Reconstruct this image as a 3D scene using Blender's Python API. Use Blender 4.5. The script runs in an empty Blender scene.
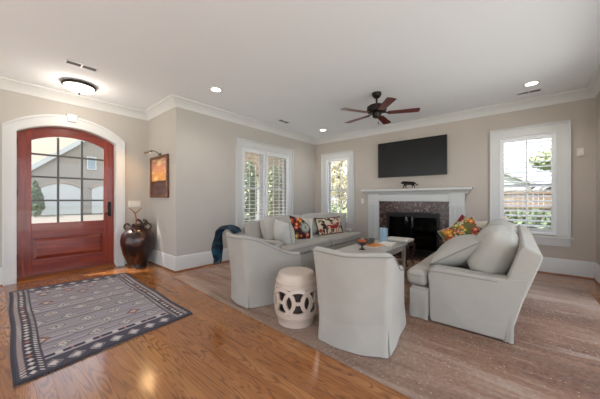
import bpy, bmesh, math, random
from mathutils import Vector, Matrix, noise
R = math.radians
S = bpy.context.scene
COL = S.collection
# ------------------------------------------------------------------ camera
cd = bpy.data.cameras.new('camera'); cam = bpy.data.objects.new('camera', cd); COL.objects.link(cam)
cam.location = (0, 0, 1.2); cam.rotation_euler = (R(90), 0, R(40))
cd.sensor_width = 36; cd.lens = 15.36; cd.clip_start = 0.02; cd.clip_end = 300
S.camera = cam
# ------------------------------------------------------------------ world: bright overcast sky
W = bpy.data.worlds.new('sky'); S.world = W; W.use_nodes = True
nt = W.node_tree; nt.nodes.clear()
o_ = nt.nodes.new('ShaderNodeOutputWorld'); b_ = nt.nodes.new('ShaderNodeBackground')
b_.inputs[0].default_value = (0.84, 0.94, 1.08, 1); b_.inputs[1].default_value = 1.75
nt.links.new(b_.outputs[0], o_.inputs[0])
S.view_settings.view_transform = 'Standard'; S.view_settings.look = 'None'
S.view_settings.gamma = 1; S.view_settings.use_curve_mapping = False
S.view_settings.exposure = 0.6
sd = bpy.data.lights.new('sun', 'SUN'); sd.energy = 12.5; sd.angle = R(3); sd.color = (1, .98, .95)
sun = bpy.data.objects.new('sun', sd); COL.objects.link(sun); sun.rotation_euler = (R(27), R(-23), 0)
DOWNLIGHT_W = 20.0
DOME_W = 6.0
PICTURE_W = 3.0

# ------------------------------------------------------------------ material helpers
def srgb(r, g, b):
    f = lambda c: (c / 255 / 12.92) if c / 255 <= 0.04045 else ((c / 255 + 0.055) / 1.055) ** 2.4
    return (f(r), f(g), f(b), 1)
class NT:
    """tiny node-tree writer"""
    def __init__(s, name):
        s.m = bpy.data.materials.new(name); s.m.use_nodes = True; s.t = s.m.node_tree
        s.p = s.t.nodes['Principled BSDF']; s.out = s.t.nodes['Material Output']
    def n(s, typ, **kw):
        nd = s.t.nodes.new(typ)
        for k, v in kw.items(): setattr(nd, k, v)
        return nd
    def l(s, a, b): s.t.links.new(a, b)
    def coords(s, kind='Object', scale=(1, 1, 1), rot=(0, 0, 0)):
        tc = s.n('ShaderNodeTexCoord'); mp = s.n('ShaderNodeMapping')
        mp.inputs['Scale'].default_value = scale; mp.inputs['Rotation'].default_value = rot
        s.l(tc.outputs[kind], mp.inputs[0]); return mp.outputs[0]
    def noise(s, vec, scale, detail=3, rough=0.5, dist=0):
        nd = s.n('ShaderNodeTexNoise'); nd.inputs['Scale'].default_value = scale
        nd.inputs['Detail'].default_value = detail; nd.inputs['Roughness'].default_value = rough
        nd.inputs['Distortion'].default_value = dist; s.l(vec, nd.inputs['Vector']); return nd.outputs[0]
    def ramp(s, fac, stops):
        nd = s.n('ShaderNodeValToRGB'); e = nd.color_ramp.elements
        while len(e) < len(stops): e.new(0.5)
        for i, (p, c) in enumerate(stops): e[i].position = p; e[i].color = c
        s.l(fac, nd.inputs[0]); return nd.outputs[0]
    def mix(s, fac, a, b, mode='MIX'):
        nd = s.n('ShaderNodeMix', data_type='RGBA', blend_type=mode)
        if hasattr(fac, 'links'): s.l(fac, nd.inputs[0])
        else: nd.inputs[0].default_value = fac
        for v, i in ((a, 6), (b, 7)):
            if hasattr(v, 'links'): s.l(v, nd.inputs[i])
            else: nd.inputs[i].default_value = v
        return nd.outputs[2]
    def math(s, op, a, b=0.0):
        nd = s.n('ShaderNodeMath', operation=op)
        for v, i in ((a, 0), (b, 1)):
            if hasattr(v, 'links'): s.l(v, nd.inputs[i])
            else: nd.inputs[i].default_value = v
        return nd.outputs[0]
    def bump(s, h, strength=0.2, dist=0.01):
        nd = s.n('ShaderNodeBump'); nd.inputs['Strength'].default_value = strength
        nd.inputs['Distance'].default_value = dist; s.l(h, nd.inputs['Height']); s.l(nd.outputs[0], s.p.inputs['Normal'])
def mat(name, col, rough=0.5, metal=0.0, var=0.0, scale=8.0, bump=0.0, bscale=None, spec=0.5, coat=0.0, sheen=0.0):
    N = NT(name); p = N.p
    p.inputs['Roughness'].default_value = rough; p.inputs['Metallic'].default_value = metal
    p.inputs['Specular IOR Level'].default_value = spec; p.inputs['Coat Weight'].default_value = coat
    p.inputs['Coat Roughness'].default_value = 0.1; p.inputs['Sheen Weight'].default_value = sheen
    v = N.coords()
    nz = N.noise(v, scale)
    a = tuple(min(1, c * (1 - var)) for c in col[:3]) + (1,); b = tuple(min(1, c * (1 + var)) for c in col[:3]) + (1,)
    N.l(N.ramp(nz, [(0.3, a), (0.7, b)]), p.inputs['Base Color'])
    if bump: N.bump(N.noise(v, bscale or scale * 6, 4), bump, 0.004)
    return N.m
def emis(name, col, strength):
    N = NT(name); N.p.inputs['Base Color'].default_value = col
    N.p.inputs['Emission Color'].default_value = col; N.p.inputs['Emission Strength'].default_value = strength; return N.m
def attr_mat(name, rough=0.9, bump=0.0, scale=300, sheen=0.0, spec=0.3):
    N = NT(name); a = N.n('ShaderNodeVertexColor', layer_name='Col'); N.l(a.outputs[0], N.p.inputs['Base Color'])
    N.p.inputs['Roughness'].default_value = rough; N.p.inputs['Sheen Weight'].default_value = sheen
    N.p.inputs['Specular IOR Level'].default_value = spec
    if bump: N.bump(N.noise(N.coords(), scale, 2), bump, 0.003)
    return N.m
def glass_mat(name, tint=(1, 1, 1, 1), refl=0.06):
    N = NT(name); N.t.nodes.remove(N.p)
    tr = N.n('ShaderNodeBsdfTransparent'); tr.inputs[0].default_value = tint
    gl = N.n('ShaderNodeBsdfGlossy'); gl.inputs['Roughness'].default_value = 0.02
    fr = N.n('ShaderNodeLayerWeight'); fr.inputs[0].default_value = 0.3
    mx = N.n('ShaderNodeMixShader'); N.l(N.math('MULTIPLY', fr.outputs[0], refl * 8), mx.inputs[0])
    N.l(tr.outputs[0], mx.inputs[1]); N.l(gl.outputs[0], mx.inputs[2]); N.l(mx.outputs[0], N.out.inputs[0]); return N.m

# ------------------------------------------------------------------ mesh helpers
class MB:
    def __init__(s): s.v = []; s.f = []
    def add(s, vs, fs):
        o = len(s.v); s.v += [tuple(v) for v in vs]; s.f += [tuple(i + o for i in f) for f in fs]; return s
    def box(s, x0, x1, y0, y1, z0, z1):
        return s.add([(x, y, z) for z in (z0, z1) for y in (y0, y1) for x in (x0, x1)],
                     [(0, 2, 3, 1), (4, 5, 7, 6), (0, 1, 5, 4), (2, 6, 7, 3), (0, 4, 6, 2), (1, 3, 7, 5)])
    def prism(s, poly, axis, a, b):
        n = len(poly)
        def mk(p, c):
            return {'x': (c, p[0], p[1]), 'y': (p[0], c, p[1]), 'z': (p[0], p[1], c)}[axis]
        vs = [mk(p, a) for p in poly] + [mk(p, b) for p in poly]
        fs = [tuple(range(n - 1, -1, -1)), tuple(range(n, 2 * n))] + [(i, (i + 1) % n, n + (i + 1) % n, n + i) for i in range(n)]
        return s.add(vs, fs)
    def loft(s, rings, close_u=True, cap=True):
        n = len(rings[0]); vs = [p for r in rings for p in r]; fs = []
        for i in range(len(rings) - 1):
            for j in range(n if close_u else n - 1):
                k = (j + 1) % n; fs.append((i * n + j, i * n + k, (i + 1) * n + k, (i + 1) * n + j))
        if cap and close_u:
            fs.append(tuple(range(n - 1, -1, -1))); fs.append(tuple((len(rings) - 1) * n + j for j in range(n)))
        return s.add(vs, fs)
    def tube(s, path, rad, n=10, cap=True):
        P = [Vector(p) for p in path]; rr = rad if isinstance(rad, (list, tuple)) else [rad] * len(P)
        rings = []; up = Vector((0, 0, 1)); prev = None
        for i, p in enumerate(P):
            t = (P[min(i + 1, len(P) - 1)] - P[max(i - 1, 0)])
            if t.length < 1e-9: t = Vector((0, 0, 1))
            t.normalize()
            if prev is None:
                a = t.cross(up)
                if a.length < 1e-3: a = t.cross(Vector((1, 0, 0)))
            else:
                a = prev - t * prev.dot(t)
            a.normalize(); prev = a; b = t.cross(a)
            rings.append([tuple(p + (a * math.cos(2 * math.pi * k / n) + b * math.sin(2 * math.pi * k / n)) * rr[i]) for k in range(n)])
        return s.loft(rings, True, cap)
    def cyl(s, c, r, z0, z1, n=24, r1=None):
        r1 = r if r1 is None else r1
        return s.loft([[(c[0] + q * math.cos(2 * math.pi * k / n), c[1] + q * math.sin(2 * math.pi * k / n), z) for k in range(n)] for q, z in ((r, z0), (r1, z1))])
    def lathe(s, prof, c=(0, 0), n=32, z=0, cap=True):
        return s.loft([[(c[0] + r * math.cos(2 * math.pi * k / n), c[1] + r * math.sin(2 * math.pi * k / n), z + h) for k in range(n)] for r, h in prof], True, cap)
    def rbox(s, c, h, r, seg=4, fn=None, sub=6):
        def axis(hh):
            rr = min(r, hh * 0.98); a = [-hh + rr * i / seg for i in range(seg)]
            mid = [-(hh - rr) + 2 * (hh - rr) * i / sub for i in range(sub + 1)]
            return a + mid + [-q for q in reversed(a)]
        ax = [axis(q) for q in h]; idx = {}; vs = []; fs = []
        def vid(p):
            k = tuple(round(q, 6) for q in p)
            if k not in idx:
                inn = [max(-(h[i] - min(r, h[i] * .98)), min(h[i] - min(r, h[i] * .98), p[i])) for i in range(3)]
                d = Vector([p[i] - inn[i] for i in range(3)])
                if d.length > 1e-9:
                    # round with the chebyshev length kept
                    m = max(abs(q) for q in d); d = d.normalized() * m
                q = Vector(inn) + d
                if fn: q = Vector(fn(q))
                idx[k] = len(vs); vs.append(tuple(q + Vector(c)))
            return idx[k]
        for a in range(3):
            b, e = (a + 1) % 3, (a + 2) % 3
            for sgn in (-1, 1):
                for i in range(len(ax[b]) - 1):
                    for j in range(len(ax[e]) - 1):
                        q = []
                        for (u, w) in ((i, j), (i + 1, j), (i + 1, j + 1), (i, j + 1)):
                            p = [0, 0, 0]; p[a] = sgn * h[a]; p[b] = ax[b][u]; p[e] = ax[e][w]; q.append(vid(p))
                        if len(set(q)) >= 3: fs.append(tuple(q))
        return s.add(vs, fs)
    def build(s, name, m, parent=None, smooth=40, bevel=0.0, seg=3, loc=None, rot=None):
        me = bpy.data.meshes.new(name); me.from_pydata(s.v, [], s.f)
        bm = bmesh.new(); bm.from_mesh(me)
        bmesh.ops.recalc_face_normals(bm, faces=bm.faces); bm.to_mesh(me); bm.free()
        me.materials.append(m)
        if smooth:
            for p in me.polygons: p.use_smooth = True
            if smooth < 180: me.set_sharp_from_angle(angle=R(smooth))
        o = bpy.data.objects.new(name, me); COL.objects.link(o)
        if parent: o.parent = parent
        if loc: o.location = loc
        if rot: o.rotation_euler = rot
        if bevel:
            for p in me.polygons: p.use_smooth = True
            if smooth and smooth < 180: me.set_sharp_from_angle(angle=R(180))
            b = o.modifiers.new('bevel', 'BEVEL'); b.width = bevel; b.segments = seg; b.limit_method = 'ANGLE'; b.angle_limit = R(30)
            o.modifiers.new('wn', 'WEIGHTED_NORMAL')
        return o
def colour_verts(o, fn):
    """colour attribute per vertex; fn gets the local coordinate"""
    me = o.data; ca = me.color_attributes.new('Col', 'FLOAT_COLOR', 'POINT')
    for i, v in enumerate(me.vertices): ca.data[i].color = fn(v.co)
def tag(o, label, cat, group=None, kind=None):
    o['label'] = label; o['category'] = cat
    if group: o['group'] = group
    if kind: o['kind'] = kind
    return o
def thing(name, label, cat, loc=(0, 0, 0), rz=0.0, group=None):
    o = bpy.data.objects.new(name, None); COL.objects.link(o); o.empty_display_size = 0.1
    o.location = loc; o.rotation_euler = (0, 0, rz); return tag(o, label, cat, group)
def struct(o, label=None, cat=None):
    o['kind'] = 'structure'
    if label: o['label'] = label; o['category'] = cat
    return o
def dup(root, label, loc, rz=None):
    r = root.copy(); COL.objects.link(r); r.location = loc; r['label'] = label
    if rz is not None: r.rotation_euler = (0, 0, rz)
    for ch in list(root.children):
        c = ch.copy(); COL.objects.link(c); c.parent = r
        for g in list(ch.children):
            d = g.copy(); COL.objects.link(d); d.parent = c
    return r
def sstep(a, b, x):
    t = max(0, min(1, (x - a) / (b - a))); return t * t * (3 - 2 * t)
def bez(p, n=12):
    """Catmull-Rom through points"""
    P = [Vector(q) for q in p]; out = []
    for i in range(len(P) - 1):
        a, b, c, d = P[max(i - 1, 0)], P[i], P[i + 1], P[min(i + 2, len(P) - 1)]
        for k in range(n):
            t = k / n
            out.append(0.5 * ((2 * b) + (c - a) * t + (2 * a - 5 * b + 4 * c - d) * t * t + (3 * b - a - 3 * c + d) * t ** 3))
    out.append(P[-1]); return out

# ------------------------------------------------------------------ materials
M_wall = mat('greige_paint', srgb(189, 183, 176), 0.85, var=0.02, scale=2, bump=0.05, bscale=200, spec=0.2)
M_wallback = mat('tan_paint', srgb(195, 185, 176), 0.85, var=0.02, scale=2, bump=0.05, bscale=200, spec=0.2)
M_ceil = mat('ceiling_paint', srgb(242, 245, 248), 0.9, var=0.01, scale=1.5, spec=0.1)
M_white = mat('white_trim_paint', srgb(214, 214, 213), 0.4, var=0.015, scale=3)
M_shut = mat('white_shutter_paint', srgb(232, 233, 235), 0.4, var=0.01, scale=3)
M_plate = mat('white_plastic', srgb(228, 226, 220), 0.35, var=0.01)
M_cream_plate = mat('cream_plastic', srgb(222, 216, 204), 0.4, var=0.01)
M_bronze = mat('dark_bronze', srgb(38, 32, 30), 0.4, 0.7, var=0.15, scale=20)
M_black = mat('black_metal', srgb(12, 12, 13), 0.35, 0.3, var=0.1)
M_tv = mat('tv_screen', srgb(22, 22, 24), 0.28, var=0.02, spec=0.4)
M_tvb = mat('tv_bezel', srgb(12, 12, 13), 0.4, var=0.05)
M_glass = glass_mat('window_glass')
M_fireglass = mat('fireplace_glass', srgb(8, 8, 9), 0.12, var=0.02, spec=0.6)
M_fab = mat('oatmeal_slipcover_linen', srgb(171, 166, 158), 0.95, var=0.035, scale=5, bump=0.12, bscale=14, spec=0.1, sheen=0.15)
M_fab2 = mat('pale_grey_linen', srgb(177, 173, 165), 0.95, var=0.03, scale=6, bump=0.18, bscale=16, spec=0.1, sheen=0.15)
M_fabw = mat('white_linen', srgb(198, 196, 190), 0.95, var=0.03, scale=6, bump=0.2, bscale=16, spec=0.1, sheen=0.15)
for _m in (M_fab, M_fab2, M_fabw):
    _t = _m.node_tree; _p = _t.nodes['Principled BSDF']; _b = [q for q in _t.nodes if q.type == 'BUMP'][0]
    _n = _t.nodes.new('ShaderNodeTexNoise'); _n.inputs['Scale'].default_value = 3.2; _n.inputs['Detail'].default_value = 2; _n.inputs['Distortion'].default_value = 0.3
    _t.links.new([q for q in _t.nodes if q.type == 'MAPPING'][0].outputs[0], _n.inputs['Vector'])
    _c = _t.nodes.new('ShaderNodeBump'); _c.inputs['Strength'].default_value = 0.32; _c.inputs['Distance'].default_value = 0.05
    _t.links.new(_n.outputs[0], _c.inputs['Height']); _t.links.new(_b.outputs[0], _c.inputs['Normal']); _t.links.new(_c.outputs[0], _p.inputs['Normal'])
M_pip = mat('slipcover_piping', srgb(146, 142, 136), 0.95, var=0.03, spec=0.1)
M_shade = mat('frosted_shade', srgb(240, 236, 228), 0.5)
M_ceramic = mat('blush_cream_ceramic', srgb(198, 180, 166), 0.32, var=0.05, scale=10, coat=0.3)
M_stoolshade = mat('stool_inside_shade', srgb(70, 54, 46), 0.7, var=0.1)
M_tabl = mat('whitewashed_wood', srgb(180, 175, 168), 0.35, var=0.07, scale=6, coat=0.2)
M_mahog = mat('dark_mahogany', srgb(48, 24, 18), 0.3, var=0.3, scale=20, coat=0.3)
M_seatw = mat('ivory_upholstery', srgb(214, 208, 200), 0.9, var=0.03, bump=0.1, bscale=60)
M_copper = mat('copper_twig', srgb(150, 92, 48), 0.45, 0.5, var=0.2, scale=30)
M_orange = mat('orange_book_cloth', srgb(214, 130, 40), 0.6, var=0.08)
M_paper = mat('paper_white', srgb(232, 228, 218), 0.7, var=0.03)
M_greyb = mat('pewter_glaze', srgb(96, 96, 94), 0.35, var=0.15, scale=20)
M_dkglass = mat('dark_glass', srgb(34, 26, 24), 0.1, var=0.1, coat=0.5)
M_fruit = mat('terracotta_fruit', srgb(168, 84, 46), 0.5, var=0.2, scale=20)
M_scarf = None

def mk_jar():
    N = NT('mottled_bronze_glaze'); v = N.coords(); p = N.p
    c = N.ramp(N.noise(v, 5, 5, 0.6, 0.6), [(0.3, srgb(20, 11, 10)), (0.52, srgb(46, 22, 17)), (0.66, srgb(98, 56, 38)), (0.75, srgb(70, 60, 62))])
    N.l(c, p.inputs['Base Color']); p.inputs['Roughness'].default_value = 0.28; p.inputs['Metallic'].default_value = 0.35
    p.inputs['Coat Weight'].default_value = 0.5
    N.bump(N.noise(v, 26, 4), 0.25, 0.01); return N.m
M_jar = mk_jar()
def wood_mat(name, dark, mid, light, axis='x', rough=0.3, scale=1.0, coat=0.3):
    N = NT(name)
    sc = {'x': (0.6, 9, 9), 'y': (9, 0.6, 9), 'z': (9, 9, 0.6)}[axis]
    v = N.coords('Object', tuple(q * scale for q in sc)); p = N.p
    n1 = N.noise(v, 3, 5, 0.6, 0.8)
    N.l(N.ramp(n1, [(0.28, dark), (0.5, mid), (0.72, light)]), p.inputs['Base Color'])
    p.inputs['Roughness'].default_value = rough; p.inputs['Coat Weight'].default_value = coat
    return N.m
M_door_v = wood_mat('mahogany_stile', srgb(100, 29, 15), srgb(130, 42, 22), srgb(148, 58, 30), 'z')
M_door_h = wood_mat('mahogany_rail', srgb(94, 27, 15), srgb(122, 40, 22), srgb(142, 56, 30), 'y')
M_blade = wood_mat('cherry_blade', srgb(70, 18, 16), srgb(104, 28, 24), srgb(124, 40, 34), 'x', 0.35)
M_frame = wood_mat('picture_frame_wood', srgb(70, 38, 20), srgb(110, 64, 34), srgb(140, 88, 46), 'x', 0.4)
M_thresh = wood_mat('threshold_oak', srgb(92, 48, 22), srgb(128, 74, 36), srgb(150, 92, 48), 'y', 0.35)

def mk_floor():
    N = NT('honey_oak_floor'); p = N.p
    v = N.coords('Object')
    br = N.n('ShaderNodeTexBrick'); N.l(v, br.inputs['Vector'])
    br.inputs['Scale'].default_value = 1.0; br.inputs['Brick Width'].default_value = 1.35; br.inputs['Row Height'].default_value = 0.083
    br.inputs['Mortar Size'].default_value = 0.0012; br.inputs['Mortar Smooth'].default_value = 0.2; br.offset = 0.37
    br.inputs['Color1'].default_value = (0, 0, 0, 1); br.inputs['Color2'].default_value = (1, 1, 1, 1); br.inputs['Mortar'].default_value = (0.5, 0.5, 0.5, 1)
    # every board gets its own offset into the grain field
    add = N.n('ShaderNodeVectorMath', operation='ADD')
    sc = N.n('ShaderNodeVectorMath', operation='SCALE'); N.l(br.outputs['Color'], sc.inputs[0]); sc.inputs['Scale'].default_value = 2.0
    N.l(v, add.inputs[0]); N.l(sc.outputs[0], add.inputs[1])
    mp = N.n('ShaderNodeMapping'); mp.inputs['Scale'].default_value = (0.95, 8.5, 1); N.l(add.outputs[0], mp.inputs[0])
    field = N.noise(mp.outputs[0], 0.9, 2, 0.45, 0.9)
    rings = N.math('FRACT', N.math('MULTIPLY', field, 17.0))
    line = N.ramp(rings, [(0.0, (0, 0, 0, 1)), (0.22, (1, 1, 1, 1)), (0.74, (1, 1, 1, 1)), (1.0, (0.0, 0.0, 0.0, 1))])
    mp2 = N.n('ShaderNodeMapping'); mp2.inputs['Scale'].default_value = (6, 160, 1); N.l(v, mp2.inputs[0])
    fine = N.noise(mp2.outputs[0], 1.0, 3, 0.6)
    board = N.mix(br.outputs['Color'], srgb(156, 97, 46), srgb(180, 122, 68))
    c = N.mix(N.math('MULTIPLY', N.math('SUBTRACT', 1.0, line), N.math('MULTIPLY', N.noise(v, 2.2, 2), 1.45)), board, srgb(88, 44, 18))
    c = N.mix(N.ramp(fine, [(0.35, (0.30, 0.30, 0.30, 1)), (0.6, (0, 0, 0, 1))]), c, srgb(104, 56, 26))
    big = N.noise(v, 0.9, 2)
    c = N.mix(N.math('MULTIPLY', big, 0.25), c, srgb(150, 86, 40))
    c = N.mix(N.math('MULTIPLY', br.outputs['Fac'], 0.6), c, srgb(84, 42, 16))
    N.l(c, p.inputs['Base Color'])
    p.inputs['Coat Weight'].default_value = 0.5; p.inputs['Coat Roughness'].default_value = 0.14; p.inputs['Roughness'].default_value = 0.24; p.inputs['Specular IOR Level'].default_value = 0.5
    N.bump(N.math('ADD', br.outputs['Fac'], N.math('MULTIPLY', N.math('SUBTRACT', 1.0, line), 0.15)), -0.12, 0.003) if False else None
    b = N.n('ShaderNodeBump'); b.invert = True; b.inputs['Strength'].default_value = 0.2; b.inputs['Distance'].default_value = 0.002
    N.l(br.outputs['Fac'], b.inputs['Height']); N.l(b.outputs[0], p.inputs['Normal'])
    return N.m
M_floor = mk_floor()
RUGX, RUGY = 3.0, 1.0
def mk_rug():
    N = NT('faded_taupe_rug_daylit_right'); p = N.p; v = N.coords('Object')
    mp = N.n('ShaderNodeMapping'); mp.inputs['Scale'].default_value = (0.5, 1.5, 1); mp.inputs['Rotation'].default_value = (0, 0, R(-8)); N.l(v, mp.inputs[0])
    st = N.noise(mp.outputs[0], 0.9, 5, 0.55, 0.4)
    c = N.ramp(st, [(0.32, srgb(80, 43, 24)), (0.44, srgb(114, 70, 44)), (0.54, srgb(144, 104, 78)), (0.66, srgb(176, 150, 132))])
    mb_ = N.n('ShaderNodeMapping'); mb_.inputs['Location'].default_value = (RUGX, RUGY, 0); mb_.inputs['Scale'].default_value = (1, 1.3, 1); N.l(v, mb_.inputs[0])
    c = N.mix(N.ramp(N.noise(mb_.outputs[0], 0.32, 2, 0.4), [(0.40, (0, 0, 0, 1)), (0.62, (0.7, 0.7, 0.7, 1))]), c, N.ramp(st, [(0.32, srgb(138, 114, 100)), (0.5, srgb(172, 152, 140)), (0.66, srgb(202, 188, 180))]))  # pale blend paints daylight sheen into the right side of the rug
    mp3 = N.n('ShaderNodeMapping'); mp3.inputs['Scale'].default_value = (0.7, 5, 1); mp3.inputs['Rotation'].default_value = (0, 0, R(-6)); N.l(v, mp3.inputs[0])
    band = N.noise(mp3.outputs[0], 1.5, 4, 0.6)
    c = N.mix(N.ramp(band, [(0.52, (0, 0, 0, 1)), (0.68, (0.7, 0.7, 0.7, 1))]), c, srgb(80, 56, 46))
    c = N.mix(N.ramp(band, [(0.3, (0.5, 0.5, 0.5, 1)), (0.45, (0, 0, 0, 1))]), c, srgb(196, 180, 168))
    vo = N.n('ShaderNodeTexVoronoi'); vo.inputs['Scale'].default_value = 24.0; vo.inputs['Randomness'].default_value = 0.7; N.l(v, vo.inputs['Vector'])
    dots = N.math('LESS_THAN', vo.outputs['Distance'], 0.135)
    msk = N.ramp(N.noise(mp.outputs[0], 2.6, 4), [(0.40, (0, 0, 0, 1)), (0.58, (0.75, 0.75, 0.75, 1))])
    c = N.mix(N.math('MULTIPLY', dots, msk), c, srgb(216, 202, 190))
    c = N.mix(0.22, c, N.ramp(N.noise(v, 45, 4), [(0.3, srgb(100, 70, 54)), (0.7, srgb(196, 172, 156))]))
    N.l(c, p.inputs['Base Color']); p.inputs['Roughness'].default_value = 0.7; p.inputs['Specular IOR Level'].default_value = 0.3
    p.inputs['Sheen Weight'].default_value = 0.08
    N.bump(N.noise(v, 260, 2), 0.3, 0.004); return N.m
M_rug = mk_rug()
def mk_stone():
    N = NT('brown_granite'); p = N.p; v = N.coords('Object')
    c = N.ramp(N.noise(v, 19, 6, 0.75), [(0.32, srgb(28, 18, 19)), (0.46, srgb(62, 42, 40)), (0.55, srgb(88, 62, 58)), (0.66, srgb(160, 132, 122))])
    N.l(c, p.inputs['Base Color']); p.inputs['Roughness'].default_value = 0.2; return N.m
M_stone = mk_stone()
def mk_brick(name, a, b, mo, s=1.0, rot=(R(90), 0, R(90))):
    N = NT(name); v = N.coords('Object', (1, 1, 1), rot); br = N.n('ShaderNodeTexBrick'); N.l(v, br.inputs[0])
    br.inputs['Scale'].default_value = s; br.inputs['Brick Width'].default_value = 0.22; br.inputs['Row Height'].default_value = 0.075
    br.inputs['Mortar Size'].default_value = 0.008
    br.inputs['Color1'].default_value = a; br.inputs['Color2'].default_value = b; br.inputs['Mortar'].default_value = mo
    N.l(br.outputs[0], N.p.inputs['Base Color']); N.p.inputs['Roughness'].default_value = 0.9; return N.m
M_housebrick = mk_brick('pale_painted_brick', srgb(156, 147, 135), srgb(172, 163, 151), srgb(140, 132, 122))
M_siding = mat('cream_siding', srgb(238, 232, 216), 0.8, var=0.03)
M_soffit = wood_mat('brown_soffit', srgb(122, 102, 80), srgb(150, 128, 104), srgb(168, 146, 120), 'y', 0.6, coat=0)
M_roof = mat('grey_shingle', srgb(128, 126, 124), 0.9, var=0.15, scale=30)
M_tanroof = mat('tan_shingle', srgb(140, 128, 114), 0.9, var=0.12, scale=12)
M_extwhite = mat('exterior_white', srgb(176, 176, 172), 0.6, var=0.02)
M_fence = wood_mat('weathered_fence', srgb(70, 56, 46), srgb(100, 84, 70), srgb(124, 108, 94), 'x', 0.8, coat=0)
M_lawn = mat('lawn', srgb(104, 112, 66), 0.95, var=0.25, scale=3)
M_drive = mat('concrete_drive', srgb(82, 75, 66), 0.9, var=0.06, scale=2)
M_leaf = mat('evergreen_leaf', srgb(128, 138, 112), 0.7, var=0.35, scale=3)
M_leaf2 = mat('shrub_leaf', srgb(140, 148, 116), 0.7, var=0.35, scale=4)
M_leaf3 = mat('dry_autumn_leaf', srgb(200, 188, 150), 0.8, var=0.3, scale=2)
M_bark = mat('bark', srgb(112, 90, 72), 0.9, var=0.3, scale=10)
M_pattern = attr_mat('printed_linen', 0.95, 0.1, 200, 0.1)
M_mat = attr_mat('woven_wool', 0.95, 0.35, 220, 0.15, 0.1)
M_paint = attr_mat('oil_paint', 0.45, 0.2, 60)

# ------------------------------------------------------------------ room dimensions (metres)
XD, XW, YS, YB, XR, YR, H = -5.48, -4.295, 1.927, 5.80, 0.933, -3.4, 2.88
T = 0.2
# floor and ceiling
struct(MB().box(XD - T, XR + T, YR - T, YB + T, -0.12, 0).build('floor', M_floor, smooth=0))
struct(MB().box(XD - T, XR + T, YR - T, YB + T, H, H + 0.12).build('ceiling', M_ceil, smooth=0))
DY0, DY1, DZS, DZA = 0.19, 1.40, 2.19, 2.37           # front door opening, spring line, apex
def arch(y0, y1, zs, za, n=24):
    c = (y0 + y1) / 2; hw = (y1 - y0) / 2; rise = za - zs; rad = (hw * hw + rise * rise) / (2 * rise); zc = za - rad
    a = math.asin(hw / rad)
    return [(c + rad * math.sin(-a + 2 * a * i / n), zc + rad * math.cos(-a + 2 * a * i / n)) for i in range(n + 1)]
# wall with the front door
w = MB(); w.box(XD - T, XD, YR - T, DY0, 0, H); w.box(XD - T, XD, DY1, YS, 0, H)
ar = arch(DY0, DY1, DZS, DZA)
for i in range(len(ar) - 1):
    w.prism([ar[i], ar[i + 1], (ar[i + 1][0], H), (ar[i][0], H)], 'x', XD - T, XD)
struct(w.build('wall_left', M_wall, smooth=0))
struct(MB().box(XD - T, XW, YS, YS + T, 0, H).build('wall_entry', M_wall, smooth=0))
# window wall
ZS0, ZS1 = 0.62, 2.29
W1 = (3.24, 4.69)
w = MB(); w.box(XW - T, XW, YS + T, W1[0], 0, H); w.box(XW - T, XW, W1[1], YB + T, 0, H)
w.box(XW - T, XW, W1[0], W1[1], 0, ZS0); w.box(XW - T, XW, W1[0], W1[1], ZS1, H)
struct(w.build('wall_window', M_wall, smooth=0))
W2 = (-3.925, -3.225); W3 = (-0.205, 0.515)
FP = (-2.24, -1.16, 0.92)
w = MB(); xs = [XW, W2[0], W2[1], W3[0], W3[1], XR + T]
w.box(xs[0], xs[1], YB, YB + T, 0, H); w.box(xs[2], FP[0], YB, YB + T, 0, H); w.box(FP[1], xs[3], YB, YB + T, 0, H); w.box(xs[4], xs[5], YB, YB + T, 0, H)
w.box(FP[0], FP[1], YB, YB + T, FP[2], H)
for a, b in (W2, W3): w.box(a, b, YB, YB + T, 0, ZS0); w.box(a, b, YB, YB + T, ZS1, H)
struct(w.build('wall_back', M_wallback, smooth=0))
# right wall: solid by the corner, then a wide unseen opening added to let in daylight
OP = (-2.9, 4.55, 2.55)
w = MB(); w.box(XR, XR + T, OP[1], YB, 0, H); w.box(XR, XR + T, YR - T, OP[0], 0, H); w.box(XR, XR + T, OP[0], OP[1], OP[2], H)
struct(w.build('wall_right', M_wallback, smooth=0))
# rear wall behind the camera with tall openings added to let in sky light
w = MB(); w.box(XD, XR, YR - T, YR, 2.55, H)
for a, b in ((XD, -5.1), (-3.3, -3.0), (-1.2, -0.9), (0.75, XR)): w.box(a, b, YR - T, YR, 0, 2.55)
struct(w.build('wall_rear', M_wall, smooth=0))

# mouldings: sweep a profile round the walls with mitred corners (room on the right of the path)
def sweep(path, prof, name, m, closed_ends=True):
    P = [Vector(p) for p in path]; rings = []
    for i, p in enumerate(P):
        d0 = (P[i] - P[i - 1]).normalized() if i > 0 else None
        d1 = (P[i + 1] - P[i]).normalized() if i < len(P) - 1 else None
        n0 = Vector((d0.y, -d0.x)) if d0 else None; n1 = Vector((d1.y, -d1.x)) if d1 else None
        if n0 is None: mtr = n1
        elif n1 is None: mtr = n0
        else: mtr = (n0 + n1) / (1 + n0.dot(n1))
        rings.append([(p.x + mtr.x * o, p.y + mtr.y * o, z) for o, z in prof])
    return struct(MB().loft(rings, True, True).build(name, m, smooth=25))
crown = [(0.0, H - 0.145), (0.012, H - 0.145), (0.018, H - 0.128), (0.022, H - 0.118), (0.03, H - 0.10), (0.05, H - 0.072), (0.075, H - 0.05), (0.092, H - 0.034), (0.10, H - 0.03), (0.115, H - 0.022), (0.12, H - 0.002), (0.0, H - 0.002)]
sweep([(XD, YR + 0.01), (XD, YS), (XW, YS), (XW, YB), (XR, YB), (XR, YR + 0.01)], crown, 'trim_1', M_white)
bprof = [(0.0, 0.002), (0.02, 0.002), (0.02, 0.215), (0.015, 0.235), (0.01, 0.25), (0.0, 0.255)]
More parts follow.
